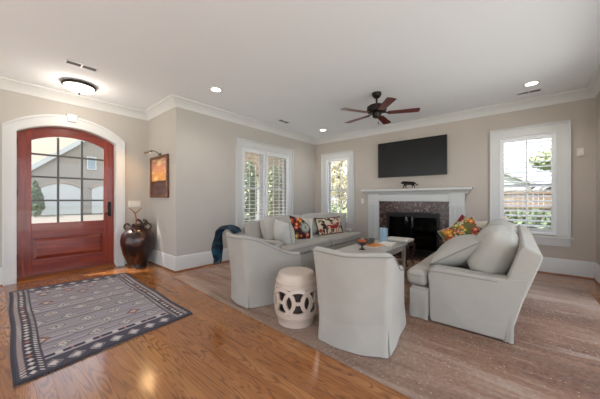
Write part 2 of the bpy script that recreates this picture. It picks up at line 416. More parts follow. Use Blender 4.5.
sweep([(XD, YR + 0.01), (XD, 0.07)], bprof, 'baseboard_left', M_white)
sweep([(XD, 1.53), (XD, YS), (XW, YS), (XW, YB), (-2.69, YB)], bprof, 'baseboard_window', M_white)
sweep([(-0.70, YB), (XR, YB), (XR, OP[1] + 0.005)], bprof, 'baseboard_back', M_white)

shoe = [(0.02, 0.001), (0.036, 0.001), (0.035, 0.010), (0.030, 0.017), (0.02, 0.020)]
for i_, pth_ in enumerate(([(XD, YR + 0.01), (XD, 0.07)], [(XD, 1.53), (XD, YS), (XW, YS), (XW, YB), (-2.69, YB)], [(-0.70, YB), (XR, YB), (XR, OP[1] + 0.005)])):
    sweep(pth_, shoe, 'trim_%d' % (6 + i_), M_thresh)
# ------------------------------------------------------------------ front door
XL = XD - 0.10                                            # room face of the leaf
door = struct(bpy.data.objects.new('door_1', None), 'mahogany front door with arched top and twelve glass lights', 'door'); COL.objects.link(door)
door.location = (XD, (DY0 + DY1) / 2, 0)
oy = (DY0 + DY1) / 2
def dp(mb, name, m, par=door, **k):
    o = mb.build(name, m, par, **k); return o
def sub(poly): return [(y - oy, z) for y, z in poly]
xr0, xr1 = XL - 0.05 - XD, XL - XD
ly0, ly1 = DY0 + 0.012, DY1 - 0.012
gy0, gy1, gz0, gzs, gza = 0.355, 1.24, 0.835, 2.10, 2.215
dp(MB().prism(sub([(ly0, 0.05), (gy0, 0.05), (gy0, DZS + 0.09), (ly0, DZS - 0.01)]), 'x', xr0, xr1), 'stile', M_door_v, bevel=0.003)
dp(MB().prism(sub([(gy1, 0.05), (ly1, 0.05), (ly1, DZS - 0.01), (gy1, DZS + 0.09)]), 'x', xr0, xr1), 'stile', M_door_v, bevel=0.003)
top = MB(); ou = [p for p in arch(DY0 + 0.012, DY1 - 0.012, DZS - 0.01, DZA - 0.012, 40) if gy0 - 0.02 <= p[0] <= gy1 + 0.02]
inn = arch(gy0, gy1, gzs, gza, len(ou) - 1)
for i in range(len(ou) - 1):
    top.prism(sub([inn[i], inn[i + 1], ou[i + 1], ou[i]]), 'x', xr0 + .001, xr1 - .001)
dp(top, 'arched_rail', M_door_h)
dp(MB().box(xr0, xr1, gy0 - oy, gy1 - oy, 0.62, gz0), 'rail', M_door_h, bevel=0.003)
dp(MB().box(xr0, xr1, gy0 - oy, gy1 - oy, 0.05, 0.27), 'rail', M_door_h, bevel=0.003)
pan = MB().box(xr0 + 0.01, xr1 - 0.022, gy0 - oy, gy1 - oy, 0.27, 0.62)
pan.loft([[(xr1 - 0.022, gy0 - oy + 0.02, 0.29), (xr1 - 0.022, gy1 - oy - 0.02, 0.29), (xr1 - 0.022, gy1 - oy - 0.02, 0.60), (xr1 - 0.022, gy0 - oy + 0.02, 0.60)],
          [(xr1 - 0.004, gy0 - oy + 0.06, 0.33), (xr1 - 0.004, gy1 - oy - 0.06, 0.33), (xr1 - 0.004, gy1 - oy - 0.06, 0.56), (xr1 - 0.004, gy0 - oy + 0.06, 0.56)]])
dp(pan, 'panel', M_door_h, smooth=20)
gl = MB(); g = [(gy0, gz0)] + inn + [(gy1, gz0)]
gl.prism(sub(g), 'x', xr0 + 0.022, xr0 + 0.026); dp(gl, 'glass_pane', M_glass, smooth=0)
mu = MB()
M_mun = mat('grey_muntin', srgb(84, 82, 80), 0.4, 0.3, var=0.05)
for y in (0.65, 0.945): mu.box(xr0 + 0.012, xr1 - 0.012, y - oy - 0.014, y - oy + 0.014, gz0, 2.185)
for z in (1.185, 1.55, 1.895): mu.box(xr0 + 0.013, xr1 - 0.013, gy0 - oy, gy1 - oy, z - 0.014, z + 0.014)
dp(mu, 'muntins', M_mun, smooth=0)
hd = MB(); hd.box(xr1, xr1 + 0.012, 1.30 - oy, 1.345 - oy, 0.90, 1.16); hd.tube([(xr1 + 0.012, 1.32 - oy, 0.955), (xr1 + 0.05, 1.32 - oy, 0.955), (xr1 + 0.055, 1.24 - oy, 0.955)], 0.010)
hd.tube([(xr1 + 0.005, 1.322 - oy, 1.10), (xr1 + 0.03, 1.322 - oy, 1.10)], 0.022)
dp(hd, 'handle', M_bronze)
for z in (0.3, 1.25, 2.0): dp(MB().cyl((xr1 + 0.006, ly0 - oy + 0.004), 0.008, z, z + 0.10, 10), 'hinge', M_bronze)
# jamb lining, casing with keystone, threshold
j = MB()
jo = arch(DY0, DY1, DZS, DZA, 32); ji = arch(DY0 + 0.011, DY1 - 0.011, DZS - 0.005, DZA - 0.011, 32)
for i in range(32): j.prism([ji[i], ji[i + 1], jo[i + 1], jo[i]], 'x', XD - T, XD + 0.001)
j.box(XD - T, XD + 0.001, DY0, DY0 + 0.011, 0, DZS); j.box(XD - T, XD + 0.001, DY1 - 0.011, DY1, 0, DZS)
struct(j.build('trim_2', M_white, smooth=30))
cs = MB(); CW = 0.125
co = arch(DY0 - CW, DY1 + CW, 2.255, 2.535, 32); ci = arch(DY0 + 0.005, DY1 - 0.005, DZS, DZA - 0.005, 32)
for i in range(32):
    cs.prism([ci[i], ci[i + 1], co[i + 1], co[i]], 'x', XD, XD + 0.022)
    e0 = [(a[0] * 0.8 + b[0] * 0.2, a[1] * 0.8 + b[1] * 0.2) for a, b in ((co[i], ci[i]), (co[i + 1], ci[i + 1]))]
    cs.prism([e0[0], e0[1], co[i + 1], co[i]], 'x', XD + 0.022, XD + 0.034)
for a, b, c, d in ((DY0 - CW, DY0 + 0.005, DY0 - CW, DY0 - CW + 0.026), (DY1 - 0.005, DY1 + CW, DY1 + CW - 0.026, DY1 + CW)):
    cs.prism([(a, 0), (b, 0), (b, DZS if b > a else DZS), (a, 2.255 if a < DY0 - 0.05 else DZS)] if a < 0.5 else [(a, 0), (b, 0), (b, 2.255), (a, DZS)], 'x', XD, XD + 0.022)
    cs.box(XD + 0.022, XD + 0.034, c, d, 0, 2.255)
struct(cs.build('trim_3', M_white, smooth=25))
kc = (DY0 + DY1) / 2
struct(MB().prism([(kc - 0.05, 2.445), (kc + 0.05, 2.445), (kc + 0.064, 2.56), (kc - 0.064, 2.56)], 'x', XD + 0.0, XD + 0.055).build('trim_4', M_white, smooth=0, bevel=0.004))
struct(MB().prism([(XD - T, 0), (XD + 0.05, 0), (XD + 0.03, 0.014), (XD - 0.06, 0.046), (XD - T, 0.046)], 'y', DY0 + 0.011, DY1 - 0.011).build('trim_5', M_thresh, smooth=0))

# ------------------------------------------------------------------ windows and shutters
def window(n, wall, a, b, c0, c1, label, splits, slab):
    """wall 'x': opening spans Y a..b in plane X=XW; wall 'y': opening spans X a..b in plane Y=YB"""
    if wall == 'x':
        P = lambda mb, u0, u1, d0, d1, z0, z1: mb.box(XW + d0, XW + d1, u0, u1, z0, z1)
    else:
        P = lambda mb, u0, u1, d0, d1, z0, z1: mb.box(u0, u1, YB - d1, YB - d0, z0, z1)
    root = struct(bpy.data.objects.new('window_%d' % n, None), label, 'window'); COL.objects.link(root)
    f = MB()
    P(f, c0, a + .004, 0, .022, 0.60, 2.44); P(f, b - .004, c1, 0, .022, 0.60, 2.44); P(f, a, b, 0, .022, ZS1 - .004, 2.44)
    P(f, c0, c0 + .022, .022, .05, .60, 2.44); P(f, c1 - .022, c1, .022, .05, .60, 2.44); P(f, c0 + .022, c1 - .022, .022, .05, 2.418, 2.44)
    P(f, a - .016, a + .004, .022, .03, .605, ZS1 + .012); P(f, b - .004, b + .016, .022, .03, .605, ZS1 + .012); P(f, a + .004, b - .004, .022, .03, ZS1 - .004, ZS1 + .012)
    f.build('casing', M_white, root, smooth=0)
    s = MB(); P(s, c0 - .03, c1 + .03, -.0, .06, 0.575, 0.605); P(s, a, b, -.10, 0, ZS0 - .001, ZS0 + .006); s.build('sill', M_white, root, smooth=0, bevel=.004)
    q = MB(); P(q, c0, c1, 0, .022, 0.455, 0.575); q.build('apron', M_white, root, smooth=0, bevel=.003)
    h = MB(); mids = [a] + splits + [b]
    d0, d1 = -.175, -.13
    for i in range(len(mids) - 1):
        u, v = mids[i], mids[i + 1]; g_ = 0.05
        P(h, u, u + g_, d0, d1, ZS0, ZS1); P(h, v - g_, v, d0, d1, ZS0, ZS1)
        P(h, u + g_, v - g_, d0, d1, ZS0, ZS0 + .06); P(h, u + g_, v - g_, d0, d1, ZS1 - .05, ZS1)
        P(h, u + g_, v - g_, d0 - .004, d1 + .004, 1.43, 1.47)
        pn = MB(); P(pn, u + g_ - .004, v - g_ + .004, -.156, -.152, ZS0 + .055, ZS1 - .045); pn.build('glass_pane', M_glass, root, smooth=0)
        g2 = MB(); m_ = (u + v) / 2
        P(g2, m_ - .009, m_ + .009, d0 + .012, d1 - .012, ZS0 + .06, ZS1 - .05); g2.build('muntin', M_white, root, smooth=0)
    h.build('sash', M_white, root, smooth=0)
    return root
def shutter(wall, panels, a, b, label, zin=(0.72, 2.20), step=0.082, tilt=-5, rod=True):
    """louvred shutter filling the window opening a..b; every panel is (u0,u1)"""
    def fr(u, d, z): return (XW + d, u, z) if wall == 'x' else (u, YB - d, z)
    def bx(mb, u0, u1, d0, d1, z0, z1):
        if wall == 'x': mb.box(XW + d0, XW + d1, u0, u1, z0, z1)
        else: mb.box(u0, u1, YB - d1, YB - d0, z0, z1)
    root = thing('plantation_shutter', label, 'shutter')
    f = MB(); g = .028
    bx(f, a + .002, a + g, -.05, .012, ZS0 + .008, ZS1 - .003); bx(f, b - g, b - .002, -.05, .012, ZS0 + .008, ZS1 - .003)
    bx(f, a + g, b - g, -.05, .012, ZS1 - g, ZS1 - .003); bx(f, a + g, b - g, -.05, .012, ZS0 + .008, ZS0 + g + .006)
    f.build('frame', M_shut, root, smooth=0)
    for (u0, u1, s) in panels:
        p = MB()
        bx(p, u0, u0 + s, -.014, .014, ZS0 + .04, ZS1 - .032); bx(p, u1 - s, u1, -.014, .014, ZS0 + .04, ZS1 - .032)
        bx(p, u0 + s, u1 - s, -.014, .014, ZS0 + .04, zin[0]); bx(p, u0 + s, u1 - s, -.014, .014, zin[1], ZS1 - .032)
        pp = p.build('panel', M_shut, root, smooth=0)
        l = MB(); n = int((zin[1] - zin[0]) / step)
        st = (zin[1] - zin[0]) / n
        ca, sa = math.cos(R(tilt)), math.sin(R(tilt))
        for i in range(n):
            zc = zin[0] + st * (i + .5); ring = []
            for k in range(12):
                t = 2 * math.pi * k / 12; x, y = .040 * math.cos(t), .0045 * math.sin(t)
                ring.append((x * ca - y * sa, x * sa + y * ca))
            l.loft([[fr(u, d, zc + z) for d, z in ring] for u in (u0 + s + .002, u1 - s - .002)])
        l.build('louvers', M_shut, pp)
        if rod:
            um = (u0 + u1) / 2; r = MB(); bx(r, um - .006, um + .006, .041, .052, zin[0] + .06, zin[1] - .06); r.build('tilt_rod', M_shut, pp, smooth=0)
    return root
window(1, 'x', W1[0], W1[1], 3.104, 4.805, 'wide double window behind the far sofa', [3.92], None)
window(2, 'y', W2[0], W2[1], -4.075, -3.085, 'narrow window in the corner left of the fireplace', [], None)
window(3, 'y', W3[0], W3[1], -0.346, 0.669, 'window right of the fireplace behind the near sofa', [], None)
shutter('x', [(3.27, 3.90, .05), (3.935, 4.66, .05)], W1[0], W1[1], 'white louvred shutter of two panels in the wide window behind the far sofa')
shutter('y', [(-3.895, -3.255, .04)], W2[0], W2[1], 'white louvred shutter in the narrow corner window left of the fireplace')
shutter('y', [(-0.175, 0.485, .03)], W3[0], W3[1], 'white louvred shutter in the window right of the fireplace', tilt=-20)

# ------------------------------------------------------------------ fireplace
fp = thing('fireplace', 'white painted mantel fireplace with brown granite surround and black firebox', 'fireplace', (-1.70, YB, 0))
def F(x): return x + 1.70
for a, b in ((-2.675, -2.42), (-0.985, -0.725)):
    m = MB()
    m.box(F(a), F(b), -.09, 0, 0, 1.18)
    m.box(F(a) - .012, F(b) + .012, -.105, 0, 0, .24); m.box(F(a) - .008, F(b) + .008, -.1, 0, 1.08, 1.10)
    for k in range(4):
        u = F(a) + .035 + k * (b - a - .07) / 3; m.box(u - .017, u + .017, -.112, -.09, .27, 1.05)
    m.build('pilaster', M_white, fp, smooth=0, bevel=.003)
m = MB(); m.box(F(-2.675), F(-.725), -.07, 0, 1.16, 1.40)
for a, b in ((-2.675, -2.42), (-0.985, -0.725)): m.box(F(a), F(b), -.095, 0, 1.18, 1.33)
m.build('frieze', M_white, fp, smooth=0, bevel=.003)
m = MB()
pr = [(-.07, 1.30), (-.10, 1.325), (-.115, 1.345), (-.15, 1.365), (-.185, 1.385), (-.0, 1.385), (0, 1.30)]
m.loft([[(F(x) + (-1 if i == 0 else 1) * (-.0) + (-d * .5 * (1 if i else -1) * -1 if False else 0), y, z) for y, z in pr for d in (0,)] for i, x in enumerate((-2.74, -.66))])
m.build('crown_moulding', M_white, fp, smooth=0)
MB().box(F(-2.80), F(-.60), -.225, 0, 1.385, 1.427).build('mantel_shelf', M_white, fp, smooth=0, bevel=.008)
m = MB(); m.box(F(-2.42), F(FP[0]), -.04, 0, 0, 1.16); m.box(F(FP[1]), F(-.985), -.04, 0, 0, 1.16); m.box(F(FP[0]), F(FP[1]), -.04, 0, FP[2], 1.16)
m.build('granite_surround', M_stone, fp, smooth=0)
MB().box(F(-2.68), F(-.72), -.45, -.105, 0.001, .018).build('hearth', M_stone, fp, smooth=0, bevel=.003)
m = MB()
x0, x1, z1 = F(FP[0]), F(FP[1]), FP[2]
m.box(x0, x1, .30, .32, 0.0, z1); m.box(x0, x0 + .02, 0, .30, 0, z1); m.box(x1 - .02, x1, 0, .30, 0, z1); m.box(x0, x1, 0, .30, z1 - .02, z1); m.box(x0, x1, 0, .30, 0, .02)
m.build('firebox', M_black, fp, smooth=0)
m = MB(); m.box(x0, x0 + .05, -.055, -.0, .02, z1); m.box(x1 - .05, x1, -.055, 0, .02, z1); m.box(x0 + .05, x1 - .05, -.055, 0, z1 - .10, z1); m.box(x0 + .05, x1 - .05, -.055, 0, .02, .14)
for k in range(4): m.box(x0 + .08, x1 - .08, -.06, -.055, .04 + k * .022, .05 + k * .022); m.box(x0 + .08, x1 - .08, -.06, -.055, z1 - .08 + k * .018, z1 - .072 + k * .018)
m.build('metal_front', M_black, fp, smooth=0, bevel=.002)
MB().box(x0 + .05, x1 - .05, -.03, -.024, .14, z1 - .10).build('glass_front', glass_mat('fire_glass', (.35, .35, .36, 1), .07), fp, smooth=0)
for i, (xa, ya, za, xb, yb, zb) in enumerate(((-.3, .12, .15, .32, .2, .17), (-.22, .22, .2, .25, .08, .26), (-.1, .1, .27, .2, .22, .33))):
    MB().tube([(xa, ya, za), ((xa + xb) / 2, (ya + yb) / 2 + .02, (za + zb) / 2 + .02), (xb, yb, zb)], .045, 10).build('log', mat('charred_log_%s' % 'abc'[i], srgb(52, 44, 40), .9, var=.4, scale=12), fp)

# television
tv = thing('television', 'black flat-screen television mounted on the wall above the mantel', 'television', (-1.73, YB - .02, 2.095))
MB().box(-.7065, .7065, -.055, -.02, -.394, .394).build('body', M_tvb, tv, smooth=0, bevel=.004)
MB().box(-.698, .698, -.0565, -.0548, -.384, .386).build('screen', M_tv, tv, smooth=0)
MB().box(-.2, .2, -.022, .018, -.15, .15).build('wall_mount', M_black, tv, smooth=0)

# bronze big cat on the mantel
def cat():
    J = {'hip': (.10, 0, .075), 'mid': (.0, 0, .078), 'sho': (-.085, 0, .085), 'neck': (-.12, 0, .092), 'head': (-.15, 0, .088), 'nose': (-.178, 0, .078),
         'fl1': (-.09, -.018, .05), 'fl2': (-.115, -.018, .02), 'fl3': (-.135, -.018, .006), 'fr1': (-.075, .018, .05), 'fr2': (-.062, .018, .024), 'fr3': (-.075, .018, .006),
         'bl1': (.11, -.018, .05), 'bl2': (.135, -.018, .03), 'bl3': (.125, -.018, .006), 'br1': (.085, .018, .05), 'br2': (.075, .018, .028), 'br3': (.06, .018, .006),
         't1': (.14, 0, .075), 't2': (.175, 0, .05), 't3': (.205, 0, .055)}
    E = [('hip', 'mid'), ('mid', 'sho'), ('sho', 'neck'), ('neck', 'head'), ('head', 'nose'), ('sho', 'fl1'), ('fl1', 'fl2'), ('fl2', 'fl3'), ('sho', 'fr1'), ('fr1', 'fr2'), ('fr2', 'fr3'),
         ('hip', 'bl1'), ('bl1', 'bl2'), ('bl2', 'bl3'), ('hip', 'br1'), ('br1', 'br2'), ('br2', 'br3'), ('hip', 't1'), ('t1', 't2'), ('t2', 't3')]
    rad = {'hip': .028, 'mid': .024, 'sho': .029, 'neck': .02, 'head': .02, 'nose': .01}
    k = list(J); me = bpy.data.meshes.new('panther_figurine'); me.from_pydata([J[q] for q in k], [(k.index(a), k.index(b)) for a, b in E], [])
    o = bpy.data.objects.new('panther_figurine', me); COL.objects.link(o); me.materials.append(M_bronze)
    sk = o.modifiers.new('skin', 'SKIN')
    for i, q in enumerate(k):
        r = rad.get(q, .012 if q[-1] == '1' else .008); me.skin_vertices[0].data[i].radius = (r, r)
    me.skin_vertices[0].data[k.index('hip')].use_root = True
    ss = o.modifiers.new('sub', 'SUBSURF'); ss.levels = 2; ss.render_levels = 2
    return o
c = cat(); c.location = (-1.73, 5.665, 1.427); c.scale = (.92, .92, 1.55)
tag(c, 'small dark bronze prowling cat figurine standing on the mantel shelf', 'figurine')

# ------------------------------------------------------------------ rugs
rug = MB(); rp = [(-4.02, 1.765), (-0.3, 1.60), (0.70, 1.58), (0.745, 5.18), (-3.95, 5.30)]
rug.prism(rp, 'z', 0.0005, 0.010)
tag(rug.build('area_rug', M_rug, smooth=0, bevel=.003), 'large faded taupe rug with daylight sheen painted at right under the sofas and slipcovered chairs', 'rug')

def mat_colour(u, v):
    """u along the long side 0..1 (door to room), v across 0..1"""
    L, Wd = 2.42, 1.27
    x, y = u * L, v * Wd
    navy = srgb(64, 58, 72); grey = srgb(164, 155, 162); lite = srgb(196, 187, 183); rose = srgb(160, 106, 92); dark = srgb(46, 42, 54)
    hsh = lambda a, b: (math.sin(a * 12.9898 + b * 78.233) * 43758.5453) % 1
    ex, ey = min(x, L - x), min(y, Wd - y)
    if min(ex, ey) < .016: return dark
    if ey < .17 and ex > .05:                      # long-side borders: ropes and a column of lozenges
        b = ey
        if .03 < b < .062: q = ((x + b) / .04) % 1; return lite if q < .45 else (rose if q < .6 else dark)
        if .068 < b < .122:
            q = abs((x / .07) % 1 - .5) + abs((b - .095) / .054); return (lite if hsh(int(x / .07), 2) < .7 else rose) if q < .38 else (navy if q < .5 else dark)
        if .128 < b < .155: q = ((x - b) / .04) % 1; return lite if q < .45 else dark
        return navy
    if ex < .20:                                   # end borders: a row of big diamonds
        if .03 < ex < .165:
            q = abs((y / .135) % 1 - .5) * 1.15 + abs((ex - .097) / .135)
            return (lite if hsh(int(y / .135), 9) < .65 else rose) if q < .30 else (dark if q < .38 else (grey if q < .46 else navy))
        return dark if ex < .03 else navy
    if ex < .30:
        if .225 < ex < .262: q = (y / .19) % 1; return lite if .2 < q < .45 else (dark if q < .7 else rose if q < .78 else dark)
        return grey
    fx, fy = x - .30, y - .17                      # field: staggered diamonds on striped ground
    px, py = .205, .235
    row = int(fx / px); ph = (fy / py + (.5 if row % 2 else 0)) % 1; col = int(fy / py + (.5 if row % 2 else 0))
    q = abs(ph - .5) * 1.5 + abs((fx / px) % 1 - .5) * 1.15
    s_ = .5 + .5 * math.sin(fx * 92) * (1 if hsh(int(fx / .068), 1) < .7 else .2)
    base = tuple(grey[i] * (.52 + .48 * s_) * (.9 + .2 * hsh(row, 5)) for i in range(3)) + (1,)
    if q < .10: return rose if hsh(row, col) < .4 else dark
    if q < .22: return lite
    if q < .28: return dark
    if q < .38: return rose if hsh(row, col) < .22 else lite
    if q < .44: return navy
    if ((fx / px) % 1) < .05: return navy
    return base
def make_mat():
    cs = [Vector(q) for q in ((-4.99, .115), (-4.85, 1.37), (-2.60, 1.33), (-2.455, .07))]
    nx, ny = 300, 170; vs = []; fs = []; cols = []
    for i in range(nx + 1):
        for k in range(ny + 1):
            u, v = i / nx, k / ny
            p = cs[0] * (1 - u) * (1 - v) + cs[1] * (1 - u) * v + cs[2] * u * v + cs[3] * u * (1 - v)
            wob = .006 * math.sin(v * 9) * (1 if u > .5 else -1) * abs(2 * u - 1)
            vs.append((p.x + wob, p.y + .005 * math.sin(u * 14) * abs(2 * v - 1), .009 + .0015 * math.sin(u * 20 + v * 7))); cols.append(mat_colour(u, v))
    for i in range(nx):
        for k in range(ny):
            a = i * (ny + 1) + k; fs.append((a, a + 1, a + ny + 2, a + ny + 1))
    n = len(vs)
    bd = [k for k in range(ny + 1)] + [i * (ny + 1) + ny for i in range(1, nx + 1)] + [nx * (ny + 1) + k for k in range(ny - 1, -1, -1)] + [i * (ny + 1) for i in range(nx - 1, 0, -1)]
    for q in bd: vs.append((vs[q][0], vs[q][1], .0006)); cols.append(srgb(50, 46, 56))
    for i in range(len(bd)): a, b = bd[i], bd[(i + 1) % len(bd)]; fs.append((a, n + i, n + (i + 1) % len(bd), b))
    fs.append(tuple(n + i for i in range(len(bd))))
    mb = MB(); mb.add(vs, fs); o = mb.build('entry_rug', M_mat, smooth=0)
    ca = o.data.color_attributes.new('Col', 'FLOAT_COLOR', 'POINT')
    ca.data.foreach_set('color', [c for q in cols for c in q])
    rnd = random.Random(4); M_fr = mat('wool_fringe', srgb(96, 88, 92), .95, var=.2)
    for e in (0, 1):
        fr = MB()
        a, b = (cs[0], cs[1]) if e == 0 else (cs[3], cs[2])
        for k in range(150):
            p = a.lerp(b, (k + .5) / 150); d = Vector((-1 if e == 0 else 1, rnd.uniform(-.3, .3)))
            l = rnd.uniform(.02, .035)
            fr.tube([(p.x, p.y, .007), (p.x + d.x * l * .5, p.y + d.y * l * .5, .006), (p.x + d.x * l, p.y + d.y * l, .003)], .0022, 4)
        fr.build('fringe', M_fr, o)
    tag(o, 'grey and navy tribal diamond pattern rug in front of the red door', 'rug')
make_mat()

# ------------------------------------------------------------------ slipcovered armchairs
def make_chair(label, loc, rz):
    root = thing('slipcovered_armchair', label, 'armchair', loc, rz, 'slipcovered barrel armchairs')
    half = []
    for k in range(9): t = k / 9; half.append((.328 + (.285 - .328) * t, .33 + (-.255 - .33) * t))
    for k in range(6):
        t = k / 6; a = t * math.pi / 2; half.append((.235 + .05 * math.cos(a), -.255 - .065 * math.sin(a)))
    for k in range(7): t = k / 6; half.append((.235 * (1 - t), -.32 - .045 * math.sin(t * math.pi / 2)))
    path = half + [(-x, y) for x, y in reversed(half[:-1])]
    n = len(path)
    nor = []
    for i in range(n):
        a = Vector(path[max(i - 1, 0)]); b = Vector(path[min(i + 1, n - 1)]); d = (b - a).normalized(); nor.append(Vector((-d.y, d.x)))
    if nor[0].x > 0: nor = [-q for q in nor]          # inward
    def info(i):
        x, y = path[i]; f = (y + .30) / .63; rear = 1 - sstep(-.30, .2, y)
        h = .80 - .245 * sstep(.0, .92, f) - .015 * (1 - min(1, abs(x) / .22)) * (1 if y < -.3 else 0)
        top = Vector((x * (1 + .12 * rear), y - .085 * rear))
        return Vector((x, y)), top, h
    th = .085; rings = []
    for i in range(n):
        b, t, h = info(i); nn = nor[i]; col = []
        for z in (.006, .08, .16, .24, .30, .36, .44, .52):
            zz = z if z < .36 else .36 + (z - .36) / .16 * (h - .045 - .36)
            p = b.lerp(t, (zz / h) ** 1.4); wob = .004 * noise.noise(Vector((i * .35, zz * 7, rz)))
            col.append((p.x - nn.x * wob, p.y - nn.y * wob, zz))
        for k in range(1, 8):
            a = math.pi * k / 8; d = th / 2 * (1 - math.cos(a)); p = t + nn * d
            col.append((p.x, p.y, h - .045 + .045 * math.sin(a)))
        for q in (1.0, .6, .25, 0):
            zz = .36 + (h - .045 - .36) * q; p = b.lerp(t, (zz / h) ** 1.4) + nn * th; col.append((p.x, p.y, zz))
        p = b + nn * th; col.append((p.x, p.y, .006))
        rings.append(col)
    MB().loft(rings, True, True).build('slipcover_shell', M_fab, root, smooth=60)
    # skirt panels with kick pleats at the rear corners
    corner = [i for i in range(n) if abs(path[i][1] + .30) < .02]
    cr, cl = 12, n - 13
    def skirt(i0, i1):
        r2 = []
        for i in range(i0, i1 + 1):
            nn = nor[i]; b0_, t0_, h0_ = info(i); c = []
            for z, o in ((.30, -.008), (.27, -.004), (.15, .005), (.008, .018), (.008, .004), (.15, -.004), (.27, -.010)):
                w_ = o + (.004 * math.sin(i * 1.1 + rz) if z < .1 else 0); b = b0_.lerp(t0_, (z / h0_) ** 1.4)
                c.append((b.x - nn.x * w_, b.y - nn.y * w_, z))
            r2.append(c)
        MB().loft(r2, True, True).build('skirt', M_fab, root, smooth=60)
    skirt(0, cr - 1); skirt(cr, cl); skirt(cl + 1, n - 1)
    # piping along the top edge
    pp = []
    for i in range(n):
        b, t, h = info(i); pp.append((t.x - nor[i].x * .002, t.y - nor[i].y * .002, h - .028))
    MB().tube(pp, .005, 6).build('piping', M_pip, root)
    # front rail with skirt and the seat cushion
    MB().rbox((0, .02, .17), (.255, .30, .165), .02, 3).build('seat_base', M_fab, root, smooth=60)
    cu = MB(); cu.rbox((0, .04, .405), (.245, .315, .075), .05, 4, lambda q: (q.x, q.y, q.z * (1 + .18 * (1 - (q.x / .25) ** 2) * (1 - (q.y / .33) ** 2))))
    cu.build('seat_cushion', M_fab, root, smooth=60)
    return root
RZ = .0105
# local chair faces +Y
ch2 = make_chair('slipcovered armchair seen square from behind, between garden stool and near sofa', (-1.066, 2.135, RZ), R(12))
ch1 = dup(ch2, 'slipcovered armchair with the teal scarf over its back', (-2.39, 2.15, RZ), R(-18))

# teal scarf
def scarf():
    pts = [(-2.655, 1.955, .79), (-2.69, 1.94, .825), (-2.74, 1.925, .845), (-2.83, 1.885, .845), (-2.90, 1.86, .79), (-2.925, 1.855, .69), (-2.935, 1.85, .56), (-2.935, 1.85, .44)]
    P = bez(pts, 8); mb = MB(); rings = []; side0 = Vector((.4, -.9, 0)).normalized()
    for i, p in enumerate(P):
        t = (P[min(i + 1, len(P) - 1)] - P[max(i - 1, 0)]).normalized()
        side = (side0 - t * side0.dot(t)).normalized(); nn = t.cross(side)
        wd = .085 + .02 * math.sin(i * .3); r = []
        m_ = 18
        for k in range(m_):
            s = k / (m_ - 1) * 2 - 1; r.append(p + side * s * wd + nn * (.014 * math.sin(s * 9 + i * .12) + .012))
        for k in range(m_ - 1, -1, -1):
            s = k / (m_ - 1) * 2 - 1; r.append(p + side * s * wd + nn * (.014 * math.sin(s * 9 + i * .12) - .006))
        rings.append([tuple(q) for q in r])
    mb.loft(rings, True, True)
    N = NT('teal_navy_weave'); v = N.coords('Object')
    c_ = N.ramp(N.noise(v, 9, 3, .6, .5), [(.35, srgb(14, 18, 26)), (.5, srgb(20, 40, 58)), (.62, srgb(24, 84, 104)), (.75, srgb(40, 70, 110))])
    N.l(c_, N.p.inputs['Base Color']); N.p.inputs['Roughness'].default_value = .9; N.bump(N.noise(v, 90, 2), .4, .004)
    o = mb.build('scarf', N.m, smooth=60); tag(o, 'teal and navy fringed scarf draped over the left armchair back', 'scarf')
    fr = MB(); rnd = random.Random(7); e = P[-1]
    for k in range(26):
        s = k / 25 * 2 - 1; q = e + side0 * s * .09; l = rnd.uniform(.05, .075)
        fr.tube([q, q + Vector((rnd.uniform(-.006, .006), 0, -l * .5)), q + Vector((rnd.uniform(-.012, .012), rnd.uniform(-.01, .01), -l))], .0035, 5)
    fr.build('fringe', N.m, o)
scarf()

